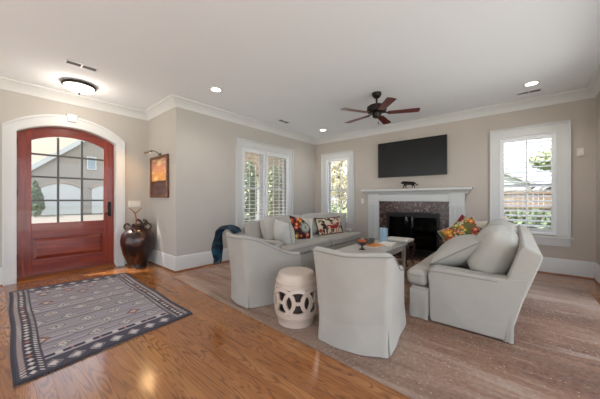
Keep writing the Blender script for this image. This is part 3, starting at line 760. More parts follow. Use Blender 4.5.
# ------------------------------------------------------------------ sofas
def make_sofa(label, loc, rz):
    L = 2.42; hx = L / 2
    root = thing('slipcovered_sofa', label, 'sofa', loc, rz, 'pale slipcovered sofas')
    # back frame
    MB().prism([(-.26, .012), (-.375, .012), (-.46, .34), (-.585, .735), (-.575, .76), (-.475, .815), (-.45, .80), (-.33, .40)], 'x', -hx + .004, hx - .004).build('back', M_fab, root, bevel=.022, seg=4)
    for sx in (-1, 1):
        a = MB(); prof = [(-.378, .012), (.215, .012), (.225, .06), (.225, .30), (.24, .46), (.232, .50), (.21, .525), (.17, .535), (0.0, .532), (-.20, .525), (-.36, .53), (-.515, .56), (-.50, .49), (-.46, .34)]
        a.prism(prof, 'x', sx * hx if sx < 0 else hx - .165, -hx + .165 if sx < 0 else hx)
        ao = a.build('arm', M_fab, root, bevel=.035, seg=5)
        pth = bez([(sx * (hx - .165 / 2 * 0 - .012), y, z) for y, z in ((.226, .05), (.226, .30), (.236, .47), (.20, .522), (.0, .527), (-.30, .525))], 6)
        MB().tube([(sx * (hx + .000), p.y + .0, p.z - .03) if p.z > .5 else (sx * (hx - .02), p.y + .0, p.z) for p in pth], .0045, 6).build('piping', M_pip, ao)
    MB().box(-hx + .02, hx - .02, -.3, .40, .04, .315).build('seat_base', M_fab, root, smooth=0, bevel=.012)
    # skirt: front panels and short returns, back panel, with pleats at the corners
    def panel(pts, nm='skirt'):
        rings = []
        P = []
        for i in range(len(pts) - 1):
            for k in range(10): t = k / 10; P.append(Vector(pts[i]).lerp(Vector(pts[i + 1]), t))
        P.append(Vector(pts[-1]))
        for i, p in enumerate(P):
            a = P[max(i - 1, 0)]; b = P[min(i + 1, len(P) - 1)]; d = (b - a).normalized(); nn = Vector((d.y, -d.x))
            w_ = .006 * math.sin(i * .9)
            rings.append([(p.x + nn.x * o, p.y + nn.y * o, z) for z, o in ((.29, .002), (.28, .008), (.14, .010 + w_ * .3), (.010, .020 + w_), (.010, .008 + w_), (.14, .002), (.28, .001))])
        MB().loft(rings, True, True).build(nm, M_fab, root, smooth=60)
    panel([(-hx + .015, .225), (-hx + .015, .415)][::-1] if False else [(-hx + .015, .405), (-hx + .015, .235)][::1][::-1][::-1])
    panel([(hx - .015, .235), (hx - .015, .405)])
    panel([(-.005, .405), (-hx + .02, .405)]); panel([(hx - .02, .405), (.005, .405)])
    panel([(-hx + .004, -.385), (-.005, -.385)]); panel([(.005, -.385), (hx - .004, -.385)])
    for sx in (-1, 1):
        pl = MB(); pts = [(sx * (hx + .001), -.345), (sx * (hx + .010), -.358), (sx * (hx - .004), -.366), (sx * (hx + .012), -.384), (sx * (hx + .002), -.408), (sx * (hx - .05), -.402)]
        lo_ = [(x, y, .01) for x, y in pts] + [(x - sx * .02, y + .012, .01) for x, y in reversed(pts)]
        up = [(sx * (hx - .003) + (x - sx * hx) * .2, y * .35 - .27, .27) for x, y in pts] + [(x - sx * .03, y * .35 - .26, .27) for x, y in reversed(pts)]
        pl.loft([lo_, up]); pl.build('kick_pleat', M_fab, root, smooth=60)
    # T-shaped seat cushions
    for sx in (-1, 1):
        xi, xa, xe = sx * .006, sx * (hx - .172), sx * (hx - .012)
        pol = [(xi, -.27), (xa, -.27), (xa, .245), (xe, .25), (xe, .45), (xi, .45)]
        s = MB(); s.prism(pol, 'z', .318, .475); so = s.build('seat_cushion', M_fab, root, bevel=.055, seg=6)
        e_ = sx * (hx - .016); wl = MB()
        wl.tube([(xi + sx * .03, .449, .425), (e_ - sx * .05, .449, .425), (e_ - sx * .015, .435, .425), (e_ + sx * .002, .40, .425), (e_ + sx * .004, .30, .425), (e_ - sx * .02, .262, .425)], .005, 6)
        wl.build('piping', M_pip, so)
    # loose back cushions
    for sx in (-1, 1):
        def fn(q, sx=sx):
            k = (1 - min(1, abs(q.x) / .52) ** 4) * (1 - min(1, abs(q.z) / .24) ** 4)
            return (q.x * (1 - .03 * (q.z / .24) ** 2), q.y * (.62 + .55 * k), q.z * (1 + .03 * math.cos(q.x * 3)) + .008 * noise.noise(Vector((q.x * 5 + sx, q.y * 5, q.z * 5))))
        b = MB(); b.rbox((0, 0, 0), (.515, .165, .225), .10, 5, fn, 8)
        b.build('back_cushion', M_fab2, root, smooth=180, loc=(sx * .525, -.25, .66), rot=(R(24), 0, 0))
    return root
sofaB = make_sofa('pale slipcovered sofa seen from its end, right of the armchairs', (-.415, 3.93, RZ), R(90))
sofaA = dup(sofaB, 'pale slipcovered sofa along the wide shuttered window', (-3.02, 3.98, RZ), R(-90))

# ------------------------------------------------------------------ throw pillows
def pillow(label, size, thick, loc, rot, m, pattern=None, n=28, piping=None, name='throw_pillow'):
    w_, h_ = size; vs = []; fs = []
    for side in (-1, 1):
        for i in range(n + 1):
            for k in range(n + 1):
                u, v = 2 * i / n - 1, 2 * k / n - 1
                e = max(0, (1 - u * u)) ** .55 * max(0, (1 - v * v)) ** .55
                x = u * w_ / 2 * (1 - .07 * (1 - v * v)); z = v * h_ / 2 * (1 - .07 * (1 - u * u))
                vs.append((x, side * (thick / 2 * e + .003) + .006 * e * noise.noise(Vector((x * 9, side, z * 9))), z))
    N1 = (n + 1) ** 2
    for s in (0, 1):
        for i in range(n):
            for k in range(n):
                a = s * N1 + i * (n + 1) + k; q = (a, a + 1, a + n + 2, a + n + 1); fs.append(q if s else q[::-1])
    bd = [k for k in range(n + 1)] + [i * (n + 1) + n for i in range(1, n + 1)] + [n * (n + 1) + k for k in range(n - 1, -1, -1)] + [i * (n + 1) for i in range(n - 1, 0, -1)]
    for i in range(len(bd)): a, b = bd[i], bd[(i + 1) % len(bd)]; fs.append((a, b, b + N1, a + N1))
    mb = MB(); mb.add(vs, fs)
    o = mb.build(name, M_pattern if pattern else m, smooth=180); o.location = loc; o.rotation_euler = tuple(R(q) for q in rot)
    if pattern: colour_verts(o, lambda co: pattern(co.x / w_ + .5, co.z / h_ + .5, co.y))
    p = MB(); p.tube([((vs[q][0]), 0, vs[q][2]) for q in bd] + [(vs[bd[0]][0], 0, vs[bd[0]][2])], .006, 6)
    p.build('piping', piping or M_pip, o)
    tag(o, label, 'pillow'); return o
def floral(seed, bg, pal, blobs, back):
    rnd = random.Random(seed); B = [(rnd.random(), rnd.random(), rnd.uniform(.05, .13), rnd.choice(pal)) for _ in range(blobs)]
    def f(u, v, y):
        for (a, b, r, c) in B:
            d = math.hypot(u - a, v - b)
            if d < r * (.75 + .25 * math.sin(5 * math.atan2(v - b, u - a))):
                return c if d > r * .35 else srgb(226, 190, 90)
        return bg
    return f
cream = srgb(222, 214, 200)
fl_dark = floral(3, srgb(54, 34, 32), [srgb(196, 60, 40), srgb(216, 120, 40), srgb(150, 30, 40), srgb(96, 100, 60), srgb(210, 90, 90)], 34, cream)
def clockish(u, v, y):
    # dark floral left and bottom, a grey rosette on cream at the centre right
    d = math.hypot(u - .60, v - .58)
    if d < .20: return srgb(120, 124, 118) if (d > .15 or d < .05 or int(math.atan2(v - .58, u - .6) * 6) % 2) else srgb(206, 200, 188)
    if u > .84: return cream
    if u + v > 1.42: return srgb(200, 192, 178)
    return fl_dark(u, v, y)
_hr = random.Random(8)
HB = [(_hr.random(), _hr.uniform(.1, .95), _hr.uniform(.05, .10), _hr.choice([srgb(92, 70, 54), srgb(150, 64, 48), srgb(70, 56, 50), srgb(120, 112, 84)])) for _ in range(22)]
def hunt(u, v, y):
    # cream linen with a red running dog, black hounds and small florals
    def ell(a, b, rx, ry): return ((u - a) / rx) ** 2 + ((v - b) / ry) ** 2 < 1
    red = srgb(158, 50, 36); blk = srgb(52, 40, 38)
    if ell(.56, .44, .17, .10) or ell(.72, .56, .06, .09) or ell(.79, .62, .05, .05) or ell(.36, .52, .09, .035): return red
    if (.42 < u < .45 or .50 < u < .53 or .62 < u < .65 or .70 < u < .73) and .16 < v < .44: return red
    if ell(.22, .52, .055, .16) or ell(.22, .74, .05, .07) or ell(.17, .28, .03, .14) or ell(.27, .25, .025, .14): return blk
    if ell(.90, .38, .05, .15) or ell(.93, .6, .04, .07) or ell(.52, .78, .09, .05) or ell(.40, .84, .05, .04): return blk
    if v < .13: return srgb(140, 60, 44) if int(u * 22) % 2 else srgb(86, 76, 54)
    if v > .93 or u < .03 or u > .97: return srgb(60, 44, 40)
    for (a_, b_2, r_, c_) in HB:
        if math.hypot((u - a_) * 2, v - b_2) < r_: return c_
    return srgb(212, 196, 172)
fl_bright = floral(11, srgb(112, 104, 62), [srgb(206, 96, 48), srgb(196, 70, 96), srgb(112, 132, 60), srgb(84, 104, 52), srgb(226, 150, 60), srgb(214, 206, 190), srgb(150, 40, 50), srgb(70, 84, 46)], 80, cream)
fl_red = floral(21, srgb(120, 40, 48), [srgb(196, 70, 96), srgb(220, 200, 180), srgb(90, 44, 50), srgb(130, 132, 76)], 30, cream)
def orange_motif(u, v, y):
    d = math.hypot(u - .5, v - .38)
    if d < .22: return srgb(208, 98, 40) if int(d * 18) % 2 == 0 else srgb(226, 140, 60)
    if math.hypot(u - .42, v - .68) < .12 or math.hypot(u - .7, v - .62) < .10: return srgb(96, 108, 62)
    return srgb(216, 208, 194)
# far sofa (facing +X): pillows
pillow('plain pale pillow leaning on the near arm of the window sofa', (.46, .46), .32, (-2.93, 3.08, .635), (14, 6, -16), M_fabw)
pillow('dark floral pillow with grey rosette in the middle of the window sofa', (.50, .50), .15, (-3.02, 3.63, .635), (-18, 9, 66), M_fabw, clockish, 64, M_fabw)
pillow('oblong cream pillow with red dog print on the window sofa', (.80, .40), .14, (-2.97, 4.52, .635), (-20, 0, 82), M_fabw, hunt, 72, mat('dark_braid', srgb(60, 42, 38), .9))
pillow('plain grey pillow at the fireplace end of the window sofa', (.46, .46), .16, (-3.13, 5.0, .675), (-10, 0, 20), M_fab2)
# near sofa (facing -X)
pillow('plain pale pillow propped on the near arm of the right sofa', (.50, .52), .27, (-.455, 3.17, .66), (-57, 0, -92), M_fab2)
pillow('green and orange floral pillow on the right sofa, leftmost of the printed ones', (.50, .46), .15, (-.56, 4.30, .645), (-14, -30, 8), M_fabw, fl_bright, 64, M_fabw)
pillow('deep red floral pillow with white piping, middle of the printed pillows', (.44, .44), .13, (-.56, 4.46, .68), (-12, 38, 10), M_fabw, fl_red, 64, M_fabw)
pillow('cream pillow with one orange bloom, rightmost of the printed pillows', (.42, .40), .13, (-.52, 4.66, .68), (-8, 0, -4), M_fabw, orange_motif, 64, M_fabw)

# ------------------------------------------------------------------ garden stool
def stool():
    root = thing('garden_stool', 'pale ceramic garden stool with pierced interlocking rings', 'stool', (-1.655, 1.915, RZ))
    HH = .485
    def rad(z): t = (z / HH - .5) * 2; return .172 + .04 * (1 - t * t)
    u = MB(); pr = [(rad(z) - .016, z) for z in (.335, .40, HH - .03)] + [(.02, HH - .03)]
    out = [(rad(.355), .355), (rad(.37), .37), (rad(.39), .39)] + [(rad(.40) + .006, .402), (rad(.41) + .006, .412), (rad(.42), .42), (rad(.45), .45), (rad(.465), .468), (rad(.48) - .003, HH - .004), (rad(.48) - .010, HH + .001), (.12, HH + .003), (.02, HH + .004)]
    u.lathe(out + [(.02, HH - .03), (rad(HH - .03) - .016, HH - .03), (rad(.355) - .016, .355)], n=48, cap=False)
    for i in range(48): pass
    u.add(*(lambda n, r, z: ([(r * math.cos(2 * math.pi * k / n), r * math.sin(2 * math.pi * k / n), z) for k in range(n)], [tuple(range(n))]))(48, .02, HH + .004))
    u.lathe([(rad(.355), .355), (rad(.355) - .016, .355)], n=48, cap=False)
    u.build('top', M_ceramic, root, smooth=50)
    l = MB(); l.lathe([(rad(.122), .122), (rad(.095) + .006, .095), (rad(.085) + .006, .085), (rad(.075), .075), (rad(.03), .03), (rad(.01) + .004, .02), (rad(.01) + .004, .001), (rad(.01) - .016, .001), (rad(.122) - .016, .122), (rad(.122), .122)], n=48, cap=False)
    l.build('base', M_ceramic, root, smooth=50)
    rg = MB(); nr = 8
    for q in range(nr):
        th0 = 2 * math.pi * q / nr; rings = []
        off = .004 * (1 if q % 2 else -1)
        for k in range(40):
            a = 2 * math.pi * k / 40; c_ = []
            for rr, dr in ((.017, .008), (-.017, .008), (-.017, -.012), (.017, -.012)):
                s, z = (.125 + rr) * math.cos(a), .240 + (.112 + rr) * math.sin(a); R0 = rad(z); th = th0 + s / .205
                c_.append(((R0 + dr + off * math.cos(a)) * math.cos(th), (R0 + dr + off * math.cos(a)) * math.sin(th), z))
            rings.append(c_)
        rg.loft(rings + [rings[0]], True, False)
        for e0, e1 in ((-.05, .05),):
            br = []
            for k in range(7):
                s = e0 + (e1 - e0) * k / 6; th = th0 + s / .205
                br.append([((rad(z) + dr) * math.cos(th), (rad(z) + dr) * math.sin(th), z) for z, dr in ((.225, .004), (.255, .004), (.255, -.012), (.225, -.012))])
            rg.loft(br, True, True)
    rg.build('ring_lattice', M_ceramic, root, smooth=40)
    iw = MB(); iw.lathe([(.158, .11), (.158, .38)], n=48, cap=False); iw.build('shade_liner', M_stoolshade, root, smooth=60)  # dark liner added to stand in for shade inside the hollow stool
stool()

# ------------------------------------------------------------------ coffee table with its things, and bench
TX0, TX1, TY0, TY1, TZ = -2.03, -1.40, 3.02, 4.48, .46
ct = thing('coffee_table', 'whitewashed rectangular coffee table between the two sofas', 'table', ((TX0 + TX1) / 2, (TY0 + TY1) / 2, RZ))
hw, hl = (TX1 - TX0) / 2, (TY1 - TY0) / 2
MB().box(-hw, hw, -hl, hl, TZ - RZ - .03, TZ - RZ).build('tabletop', M_tabl, ct, smooth=0, bevel=.005)
a = MB(); q = .03
a.box(-hw + q, hw - q, -hl + q, -hl + q + .02, .34, TZ - RZ - .03); a.box(-hw + q, hw - q, hl - q - .02, hl - q, .34, TZ - RZ - .03)
a.box(-hw + q, -hw + q + .02, -hl + q + .02, hl - q - .02, .34, TZ - RZ - .03); a.box(hw - q - .02, hw - q, -hl + q + .02, hl - q - .02, .34, TZ - RZ - .03)
a.build('apron', M_tabl, ct, smooth=0, bevel=.002)
for sx in (-1, 1):
    for sy in (-1, 1):
        x, y = sx * (hw - .04), sy * (hl - .04)
        MB().loft([[(x + i * r, y + k * r, z) for i, k in ((-1, -1), (1, -1), (1, 1), (-1, 1))] for z, r in ((0.0, .017), (.30, .026), (TZ - RZ - .031, .026))]).build('leg', M_tabl, ct, smooth=0, bevel=.003)
def lay(mb, name, m, label, cat, loc, rz=0, **k):
    o = mb.build(name, m, **k); o.location = loc; o.rotation_euler = (0, 0, rz); return tag(o, label, cat)
bowl = thing('pedestal_bowl', 'dark footed bowl of orange fruit on the coffee table', 'bowl', (-1.735, 3.50, TZ))
MB().lathe([(.0, 0), (.05, 0), (.05, .008), (.018, .02), (.014, .05), (.03, .062), (.075, .082), (.098, .115), (.093, .117), (.07, .09), (.02, .072), (0, .07)], n=32, cap=False).build('body', M_dkglass, bowl, smooth=50)
rnd = random.Random(5)
for k in range(5):
    a_ = k * 2 * math.pi / 5; r = .042 if k else 0
    o = MB().rbox((0, 0, 0), (.027, .027, .025), .0245, 4, None, 1).build('orange_fruit', M_fruit, smooth=180); o.location = (-1.735 + .042 * math.cos(a_), 3.50 + .042 * math.sin(a_), TZ + .123)
    tag(o, 'small orange fruit heaped in the dark footed bowl', 'fruit', 'fruit in the footed bowl')
gb = MB().lathe([(.0, 0), (.055, 0), (.075, .02), (.086, .09), (.080, .09), (.068, .025), (0, .012)], n=32, cap=False)
lay(gb, 'grey_pot', M_greyb, 'round pewter grey pot on the coffee table beside the orange book', 'pot', (-1.86, 4.02, TZ), smooth=50)
def book(label, cov, sx, sy, h, loc, rz):
    r = thing('book', label, 'book', loc, rz)
    c_ = MB(); c_.box(-sx, sx, -sy, sy, 0, .003); c_.box(-sx, sx, -sy, sy, h - .003, h); c_.box(-sx, -sx + .004, -sy, sy, .003, h - .003); c_.build('cover', cov, r, smooth=0)
    MB().box(-sx + .004, sx - .005, -sy + .004, sy - .004, .003, h - .003).build('pages', M_paper, r, smooth=0)
book('white closed book lying at the far end of the coffee table', M_paper, .11, .15, .024, (-1.61, 4.15, TZ), R(6))
book('orange cloth book lying in the middle of the coffee table', M_orange, .095, .135, .03, (-1.685, 3.82, TZ), R(-6))
M_blue = mat('pale_blue_glass_reflection', srgb(186, 216, 232), 0.12, var=0.05, coat=0.6); M_blue.node_tree.nodes['Principled BSDF'].inputs['Alpha'].default_value = 0.55  # half-opaque pale tint paints the window reflection into the glass
hu = thing('glass_hurricane', 'pale blue glass hurricane candle holder at the fireplace end of the coffee table', 'candle holder', (-1.765, 4.385, TZ))
MB().lathe([(.066, 0), (.07, .004), (.07, .24), (.066, .24), (.066, .008), (.0, .008), (0, 0)], n=32, cap=False).build('glass_sleeve', M_blue, hu, smooth=40)
MB().cyl((0, 0), .028, .009, .085, 20).build('candle', mat('dark_wax', srgb(52, 58, 66), .6, var=.1), hu, smooth=40)

be = thing('footstool_bench', 'small bench with ivory seat and dark curved legs before the fireplace', 'bench', (-1.655, 4.82, RZ))
bt = MB(); bt.rbox((0, 0, .444), (.225, .19, .024), .02, 4, lambda q: (q.x, q.y, q.z + .012 * (1 - (q.x / .225) ** 2) * (1 - (q.y / .19) ** 2))); bt.build('seat', M_seatw, be, smooth=180)
MB().box(-.215, .215, -.18, .18, .345, .42).build('frame', M_mahog, be, smooth=0, bevel=.006)
for sx in (-1, 1):
    for sy in (-1, 1):
        P = bez([(sx * .195, sy * .16, .39), (sx * .222, sy * .187, .32), (sx * .20, sy * .165, .18), (sx * .185, sy * .15, .06), (sx * .215, sy * .18, .026)], 5)
        MB().tube(P, [.028 - .016 * min(1, i / 14) + (.008 if i > 17 else 0) for i in range(len(P))], 10).build('leg', M_mahog, be)

# ------------------------------------------------------------------ floor jar in the entry corner
jr = thing('floor_jar', 'large mottled bronze floor jar in the corner beside the red door', 'jar', (-5.185, 1.645, 0))
MB().lathe([(.0, .001), (.15, .001), (.152, .02), (.145, .04), (.175, .12), (.225, .26), (.255, .40), (.262, .48), (.245, .58), (.19, .655), (.135, .69), (.115, .70), (.112, .725), (.135, .745), (.128, .75), (.10, .73), (.098, .70), (.0, .69)], n=48, cap=False).build('body', M_jar, jr, smooth=60)
for k in range(4):
    a_ = R(-40 + 90 * k); P = bez([(r * math.cos(a_), r * math.sin(a_), z) for r, z in ((.185, .655), (.215, .70), (.20, .755), (.16, .765), (.128, .735))], 6)
    MB().tube(P, .015, 10).build('handle', M_jar, jr)
for k in range(3):
    a_ = R(20 + 55 * k); P = bez([(.13 * math.cos(a_), .13 * math.sin(a_), .735), (.15 * math.cos(a_ + .2), .15 * math.sin(a_ + .2), .79), (.12 * math.cos(a_ + .5), .12 * math.sin(a_ + .5), .83), (.14 * math.cos(a_ + .7), .14 * math.sin(a_ + .7), .80)], 5)
    MB().tube(P, .017, 8).build('finial', M_jar, jr)
tw = MB(); J0 = (-5.215, 1.62)
P = bez([(J0[0], J0[1], .70), (J0[0] + .01, J0[1] + .01, .82), (J0[0] - .005, J0[1] + .005, .92), (J0[0] - .01, J0[1] + .0, .97)], 5); tw.tube(P, [.014 - .0004 * i for i in range(len(P))], 8)
tw.tube(bez([(J0[0] - .008, J0[1], .95), (J0[0] - .04, J0[1] - .05, 1.02), (J0[0] - .05, J0[1] - .09, 1.05)], 5), [.011 - .0006 * i for i in range(11)], 8)
tw.tube(bez([(J0[0] - .008, J0[1], .95), (J0[0] + .03, J0[1] + .05, 1.01), (J0[0] + .05, J0[1] + .09, 1.05)], 5), [.011 - .0006 * i for i in range(11)], 8)
tag(tw.build('forked_twig', M_copper), 'copper coloured forked twig standing in the bronze floor jar', 'twig')

# ------------------------------------------------------------------ wall plates
sp = thing('light_switch', 'wide white switch plate on the wall right of the red door', 'switch', (XD, 1.685, 1.12))
MB().box(0, .007, -.105, .105, -.058, .058).build('plate', M_cream_plate, sp, smooth=0, bevel=.003)
for k in range(4): MB().box(.007, .013, -.084 + k * .046, -.054 + k * .046, -.032, .032).build('rocker', M_plate, sp, smooth=0)
kp = thing('wall_sensor', 'small square cream control plate right of the window beside the fireplace', 'control', (.775, YB, 1.93))
MB().box(-.038, .038, -.02, 0, -.06, .06).build('plate', M_cream_plate, kp, smooth=0, bevel=.004)
MB().box(-.018, .018, -.022, -.02, -.01, .035).build('face', M_plate, kp, smooth=0)
ms = thing('light_switch', 'single white switch plate on the wall left of the mantel', 'switch', (-2.86, YB, 1.16))
MB().box(-.036, .036, -.007, 0, -.058, .058).build('plate', M_plate, ms, smooth=0, bevel=.002)
MB().box(-.016, .016, -.012, -.007, -.032, .032).build('rocker', M_plate, ms, smooth=0)

# ------------------------------------------------------------------ framed painting with picture light
PX0, PX1, PZ0, PZ1 = -5.31, -4.55, 1.235, 1.985
pc = thing('framed_painting', 'wood framed sunset landscape painting on the entry wall by the jar', 'painting', ((PX0 + PX1) / 2, YS, (PZ0 + PZ1) / 2))
pw, ph = (PX1 - PX0) / 2, (PZ1 - PZ0) / 2; fwd = .048
fm = MB()
for pr_ in ((-pw, pw, ph - fwd, ph), (-pw, pw, -ph, -ph + fwd), (-pw, -pw + fwd, -ph + fwd, ph - fwd), (pw - fwd, pw, -ph + fwd, ph - fwd)):
    fm.box(pr_[0], pr_[1], -.04, -.004, pr_[2], pr_[3])
fm.build('frame', M_frame, pc, smooth=0, bevel=.006)
vs, fs = [], []; nn_ = 50
for i in range(nn_ + 1):
    for k in range(nn_ + 1): vs.append((-pw + fwd + 2 * (pw - fwd) * i / nn_, -.022, -ph + fwd + 2 * (ph - fwd) * k / nn_))
for i in range(nn_):
    for k in range(nn_): a_ = i * (nn_ + 1) + k; fs.append((a_, a_ + 1, a_ + nn_ + 2, a_ + nn_ + 1))
mb = MB(); mb.add(vs, fs); cv = mb.build('canvas', M_paint, pc, smooth=0)
def sunset(co):
    u, v = (co.x + pw) / (2 * pw), (co.z + ph) / (2 * ph); n_ = noise.noise(Vector((u * 4, v * 11, 1.3))) * .5 + .5
    mixc = lambda a, b, t: tuple(a[i] * (1 - t) + b[i] * t for i in range(3)) + (1,)
    if v < .34:
        return mixc(srgb(66, 46, 50), srgb(120, 84, 84), n_)
    tree = .40 + .06 * max(0, noise.noise(Vector((u * 9, 3.1, 0)))) 
    if v < tree: return mixc(srgb(58, 38, 30), srgb(96, 58, 36), n_)
    c_ = mixc(srgb(222, 158, 84), srgb(188, 136, 118), sstep(.4, .8, v)); return mixc(c_, srgb(236, 200, 140), sstep(.5, .75, n_))
colour_verts(cv, sunset)
MB().box(-pw + .02, pw - .02, -.006, -.001, -ph + .02, ph - .02).build('backing', M_frame, pc, smooth=0)
pl_ = thing('picture_light', 'slim brass picture light arm above the sunset painting', 'lamp', ((PX0 + PX1) / 2, YS, PZ1))
M_brass = mat('aged_brass', srgb(120, 112, 98), .35, .8, var=.1)
MB().tube(bez([(0, -.015, .03), (0, -.05, .06), (0, -.12, .085), (0, -.19, .06)], 6), .007, 8).build('arm', M_brass, pl_)
MB().box(-.05, .05, -.018, 0, .003, .05).build('mount', M_brass, pl_, smooth=0, bevel=.002)
MB().tube([(-.14, -.20, .045), (.14, -.20, .045)], .02, 14).build('shade', M_brass, pl_)
ld = bpy.data.lights.new('picture_bulb', 'AREA'); ld.energy = PICTURE_W; ld.color = (1, .62, .28); ld.shape = 'RECTANGLE'; ld.size = .24; ld.size_y = .02
lo = bpy.data.objects.new('picture_bulb', ld); COL.objects.link(lo); lo.parent = pl_; lo.location = (0, -.195, .02); lo.rotation_euler = (R(-38), 0, 0)

# ------------------------------------------------------------------ ceiling fan
fan = thing('ceiling_fan', 'dark bronze ceiling fan with five cherry wood blades', 'fan', (-1.67, 3.87, H))
MB().lathe([(.02, -.085), (.045, -.075), (.07, -.035), (.072, -.002), (.0, -.001)], n=32, cap=True).build('canopy', M_bronze, fan, smooth=50)
MB().cyl((0, 0), .013, -.19, -.07, 14).build('downrod', M_bronze, fan)
MB().lathe([(.02, -.17), (.05, -.185), (.12, -.20), (.148, -.222), (.152, -.272), (.142, -.298), (.11, -.312), (.07, -.32), (.065, -.36), (.055, -.385), (.03, -.395), (.0, -.397)], n=40, cap=True).build('motor', M_bronze, fan, smooth=45)
for k in range(5):
    a_ = R(24 + 72 * k)
    b = MB(); out = []
    for t in range(0, 13):
        f = t / 12; out.append((.17 + .44 * f, .052 + .016 * f))
    up_ = [(x, y) for x, y in out] + [(.622, .05), (.628, .0)]
    poly = [(x, -y) for x, y in up_[:-1]] + [(.628, 0)] + [(x, y) for x, y in reversed(up_[:-1])]
    b.prism(poly, 'z', -.003, .003)
    bo = b.build('blade', M_blade, fan, smooth=0, bevel=.001)
    bo.location = (0, 0, -.325); bo.rotation_euler = (R(-7), 0, a_)
    bi = MB(); bi.tube([(.09, 0, .02), (.13, 0, .008), (.17, 0, .004), (.22, 0, .004)], [.012, .01, .01, .006], 8); bi.box(.165, .225, -.03, .03, .003, .008); bi.build('blade_iron', M_bronze, bo)
MB().tube([(.04, -.03, -.37), (.042, -.032, -.47)], .0015, 6).tube([(.042, -.032, -.47), (.042, -.032, -.51)], .006, 8).build('pull_chain', M_bronze, fan)

# ------------------------------------------------------------------ ceiling lights and vents
fl = thing('flush_mount_light', 'frosted dome ceiling light with bronze rim before the front door', 'lamp', (-4.86, .79, H)); fl.scale = (.84, .84, .95)
MB().lathe([(.20, -.001), (.235, -.02), (.235, -.04), (.215, -.05), (.205, -.045), (.19, -.02), (.19, -.001)], n=48, cap=False).build('rim', M_bronze, fl, smooth=40)
MB().lathe([(.208, -.046), (.20, -.065), (.17, -.092), (.11, -.115), (.05, -.124), (.0, -.125)], n=40, cap=False).build('dome', emis('glowing_dome', (1, .93, .82, 1), 2.2), fl, smooth=60)
MB().lathe([(.0, -.165), (.012, -.16), (.02, -.15), (.014, -.138), (.022, -.128), (.0, -.122)], n=16, cap=False).build('finial', M_bronze, fl, smooth=60)
ld = bpy.data.lights.new('dome_bulb', 'POINT'); ld.energy = DOME_W; ld.color = (1, .9, .78); ld.shadow_soft_size = .12
lo = bpy.data.objects.new('dome_bulb', ld); COL.objects.link(lo); lo.parent = fl; lo.location = (0, 0, -.30)
M_led = emis('led_disc', (1, .96, .9, 1), 6.0)
def downlight(label, x, y):
    r = thing('recessed_light', label, 'lamp', (x, y, H), 0, 'recessed ceiling lights')
    MB().lathe([(.095, -.0005), (.092, -.008), (.07, -.006), (.068, -.0005)], n=32, cap=False).build('trim_ring', M_white, r, smooth=40)
    MB().cyl((0, 0), .069, -.004, -.001, 32).build('lens', M_led, r, smooth=40)
    d = bpy.data.lights.new('downlight_bulb', 'SPOT'); d.energy = DOWNLIGHT_W; d.color = (1, .94, .86); d.spot_size = R(140); d.spot_blend = .8; d.shadow_soft_size = .07
    o = bpy.data.objects.new('downlight_bulb', d); COL.objects.link(o); o.parent = r; o.location = (0, 0, -.02)
downlight('recessed ceiling light above the wall left of the wide window', -3.496, 2.17)
downlight('recessed ceiling light by the corner of the two shuttered windows', -3.552, 5.098)
downlight('recessed ceiling light near the window right of the fireplace', .185, 4.995)
def vent(label, x, y, sx, sy):
    r = thing('ceiling_vent', label, 'vent', (x, y, H), 0, 'ceiling air vents')
    f = MB(); e = .014
    f.box(-sx, sx, -sy, -sy + e, -.008, -.0005); f.box(-sx, sx, sy - e, sy, -.008, -.0005); f.box(-sx, -sx + e, -sy + e, sy - e, -.008, -.0005); f.box(sx - e, sx, -sy + e, sy - e, -.008, -.0005)
    if sx > sy: f.box(-e / 2, e / 2, -sy + e, sy - e, -.008, -.0005)
    else: f.box(-sx + e, sx - e, -e / 2, e / 2, -.008, -.0005)
    f.build('frame', M_white, r, smooth=0)
    MB().box(-sx + e, sx - e, -sy + e, sy - e, -.002, -.0005).build('duct', mat('duct_dark', srgb(70, 70, 72), .8), r, smooth=0)
    s = MB(); n = 5
    for k in range(n):
        if sx > sy: y_ = -sy + e + (k + .5) * (2 * sy - 2 * e) / n; s.box(-sx + e, sx - e, y_ - .003, y_ + .003, -.007, -.002)
        else: x_ = -sx + e + (k + .5) * (2 * sx - 2 * e) / n; s.box(x_ - .003, x_ + .003, -sy + e, sy - e, -.007, -.002)
    s.build('slats', mat('vent_grey', srgb(92, 92, 94), .6), r, smooth=0)
vent('ceiling vent beside the dome light', -4.16, .70, .06, .155)
vent('ceiling vent above the wide shuttered window', -3.80, 3.99, .05, .145)
vent('ceiling vent above the window right of the fireplace', .167, 5.352, .145, .05)

# ------------------------------------------------------------------ outside
G = -.02
gr = MB().box(-70, 60, -60, 80, -.5, -.13); struct(gr.build('ground', M_lawn, smooth=0))
M_bounce = mat('pale_bounce_stone', srgb(206, 202, 194), 0.9, var=0.04, scale=2)  # paving added pale to bounce sunlight up onto the ceiling
struct(MB().box(1.15, 32, -16, 9, -.13, -.03).build('bounce_terrace', M_bounce, smooth=0))
struct(MB().box(-3, 8, 6.05, 11.0, -.13, -.03).build('bounce_terrace_back', M_bounce, smooth=0))
struct(MB().box(-9, 1.15, -16, -3.65, -.13, -.03).build('bounce_terrace_rear', M_bounce, smooth=0))
struct(MB().box(1.13, 2.4, -5.2, 7, 2.62, 2.75).build('sun_shield', M_white, smooth=0))  # added out of view to keep direct sun out of the room
struct(MB().box(-6, 2.4, -5.2, -3.6, 2.62, 2.75).build('sun_shield_rear', M_white, smooth=0))  # second added sun blocker, behind the camera
struct(MB().box(-29.5, -5.75, -6, 12, -.13, -.10).build('driveway', M_drive, smooth=0))
hs = thing('neighbour_house', 'pale brick gabled house with arched garage doors across the drive', 'house', (-30, 4.5, -.1))
def Hh(y): return y - 4.5
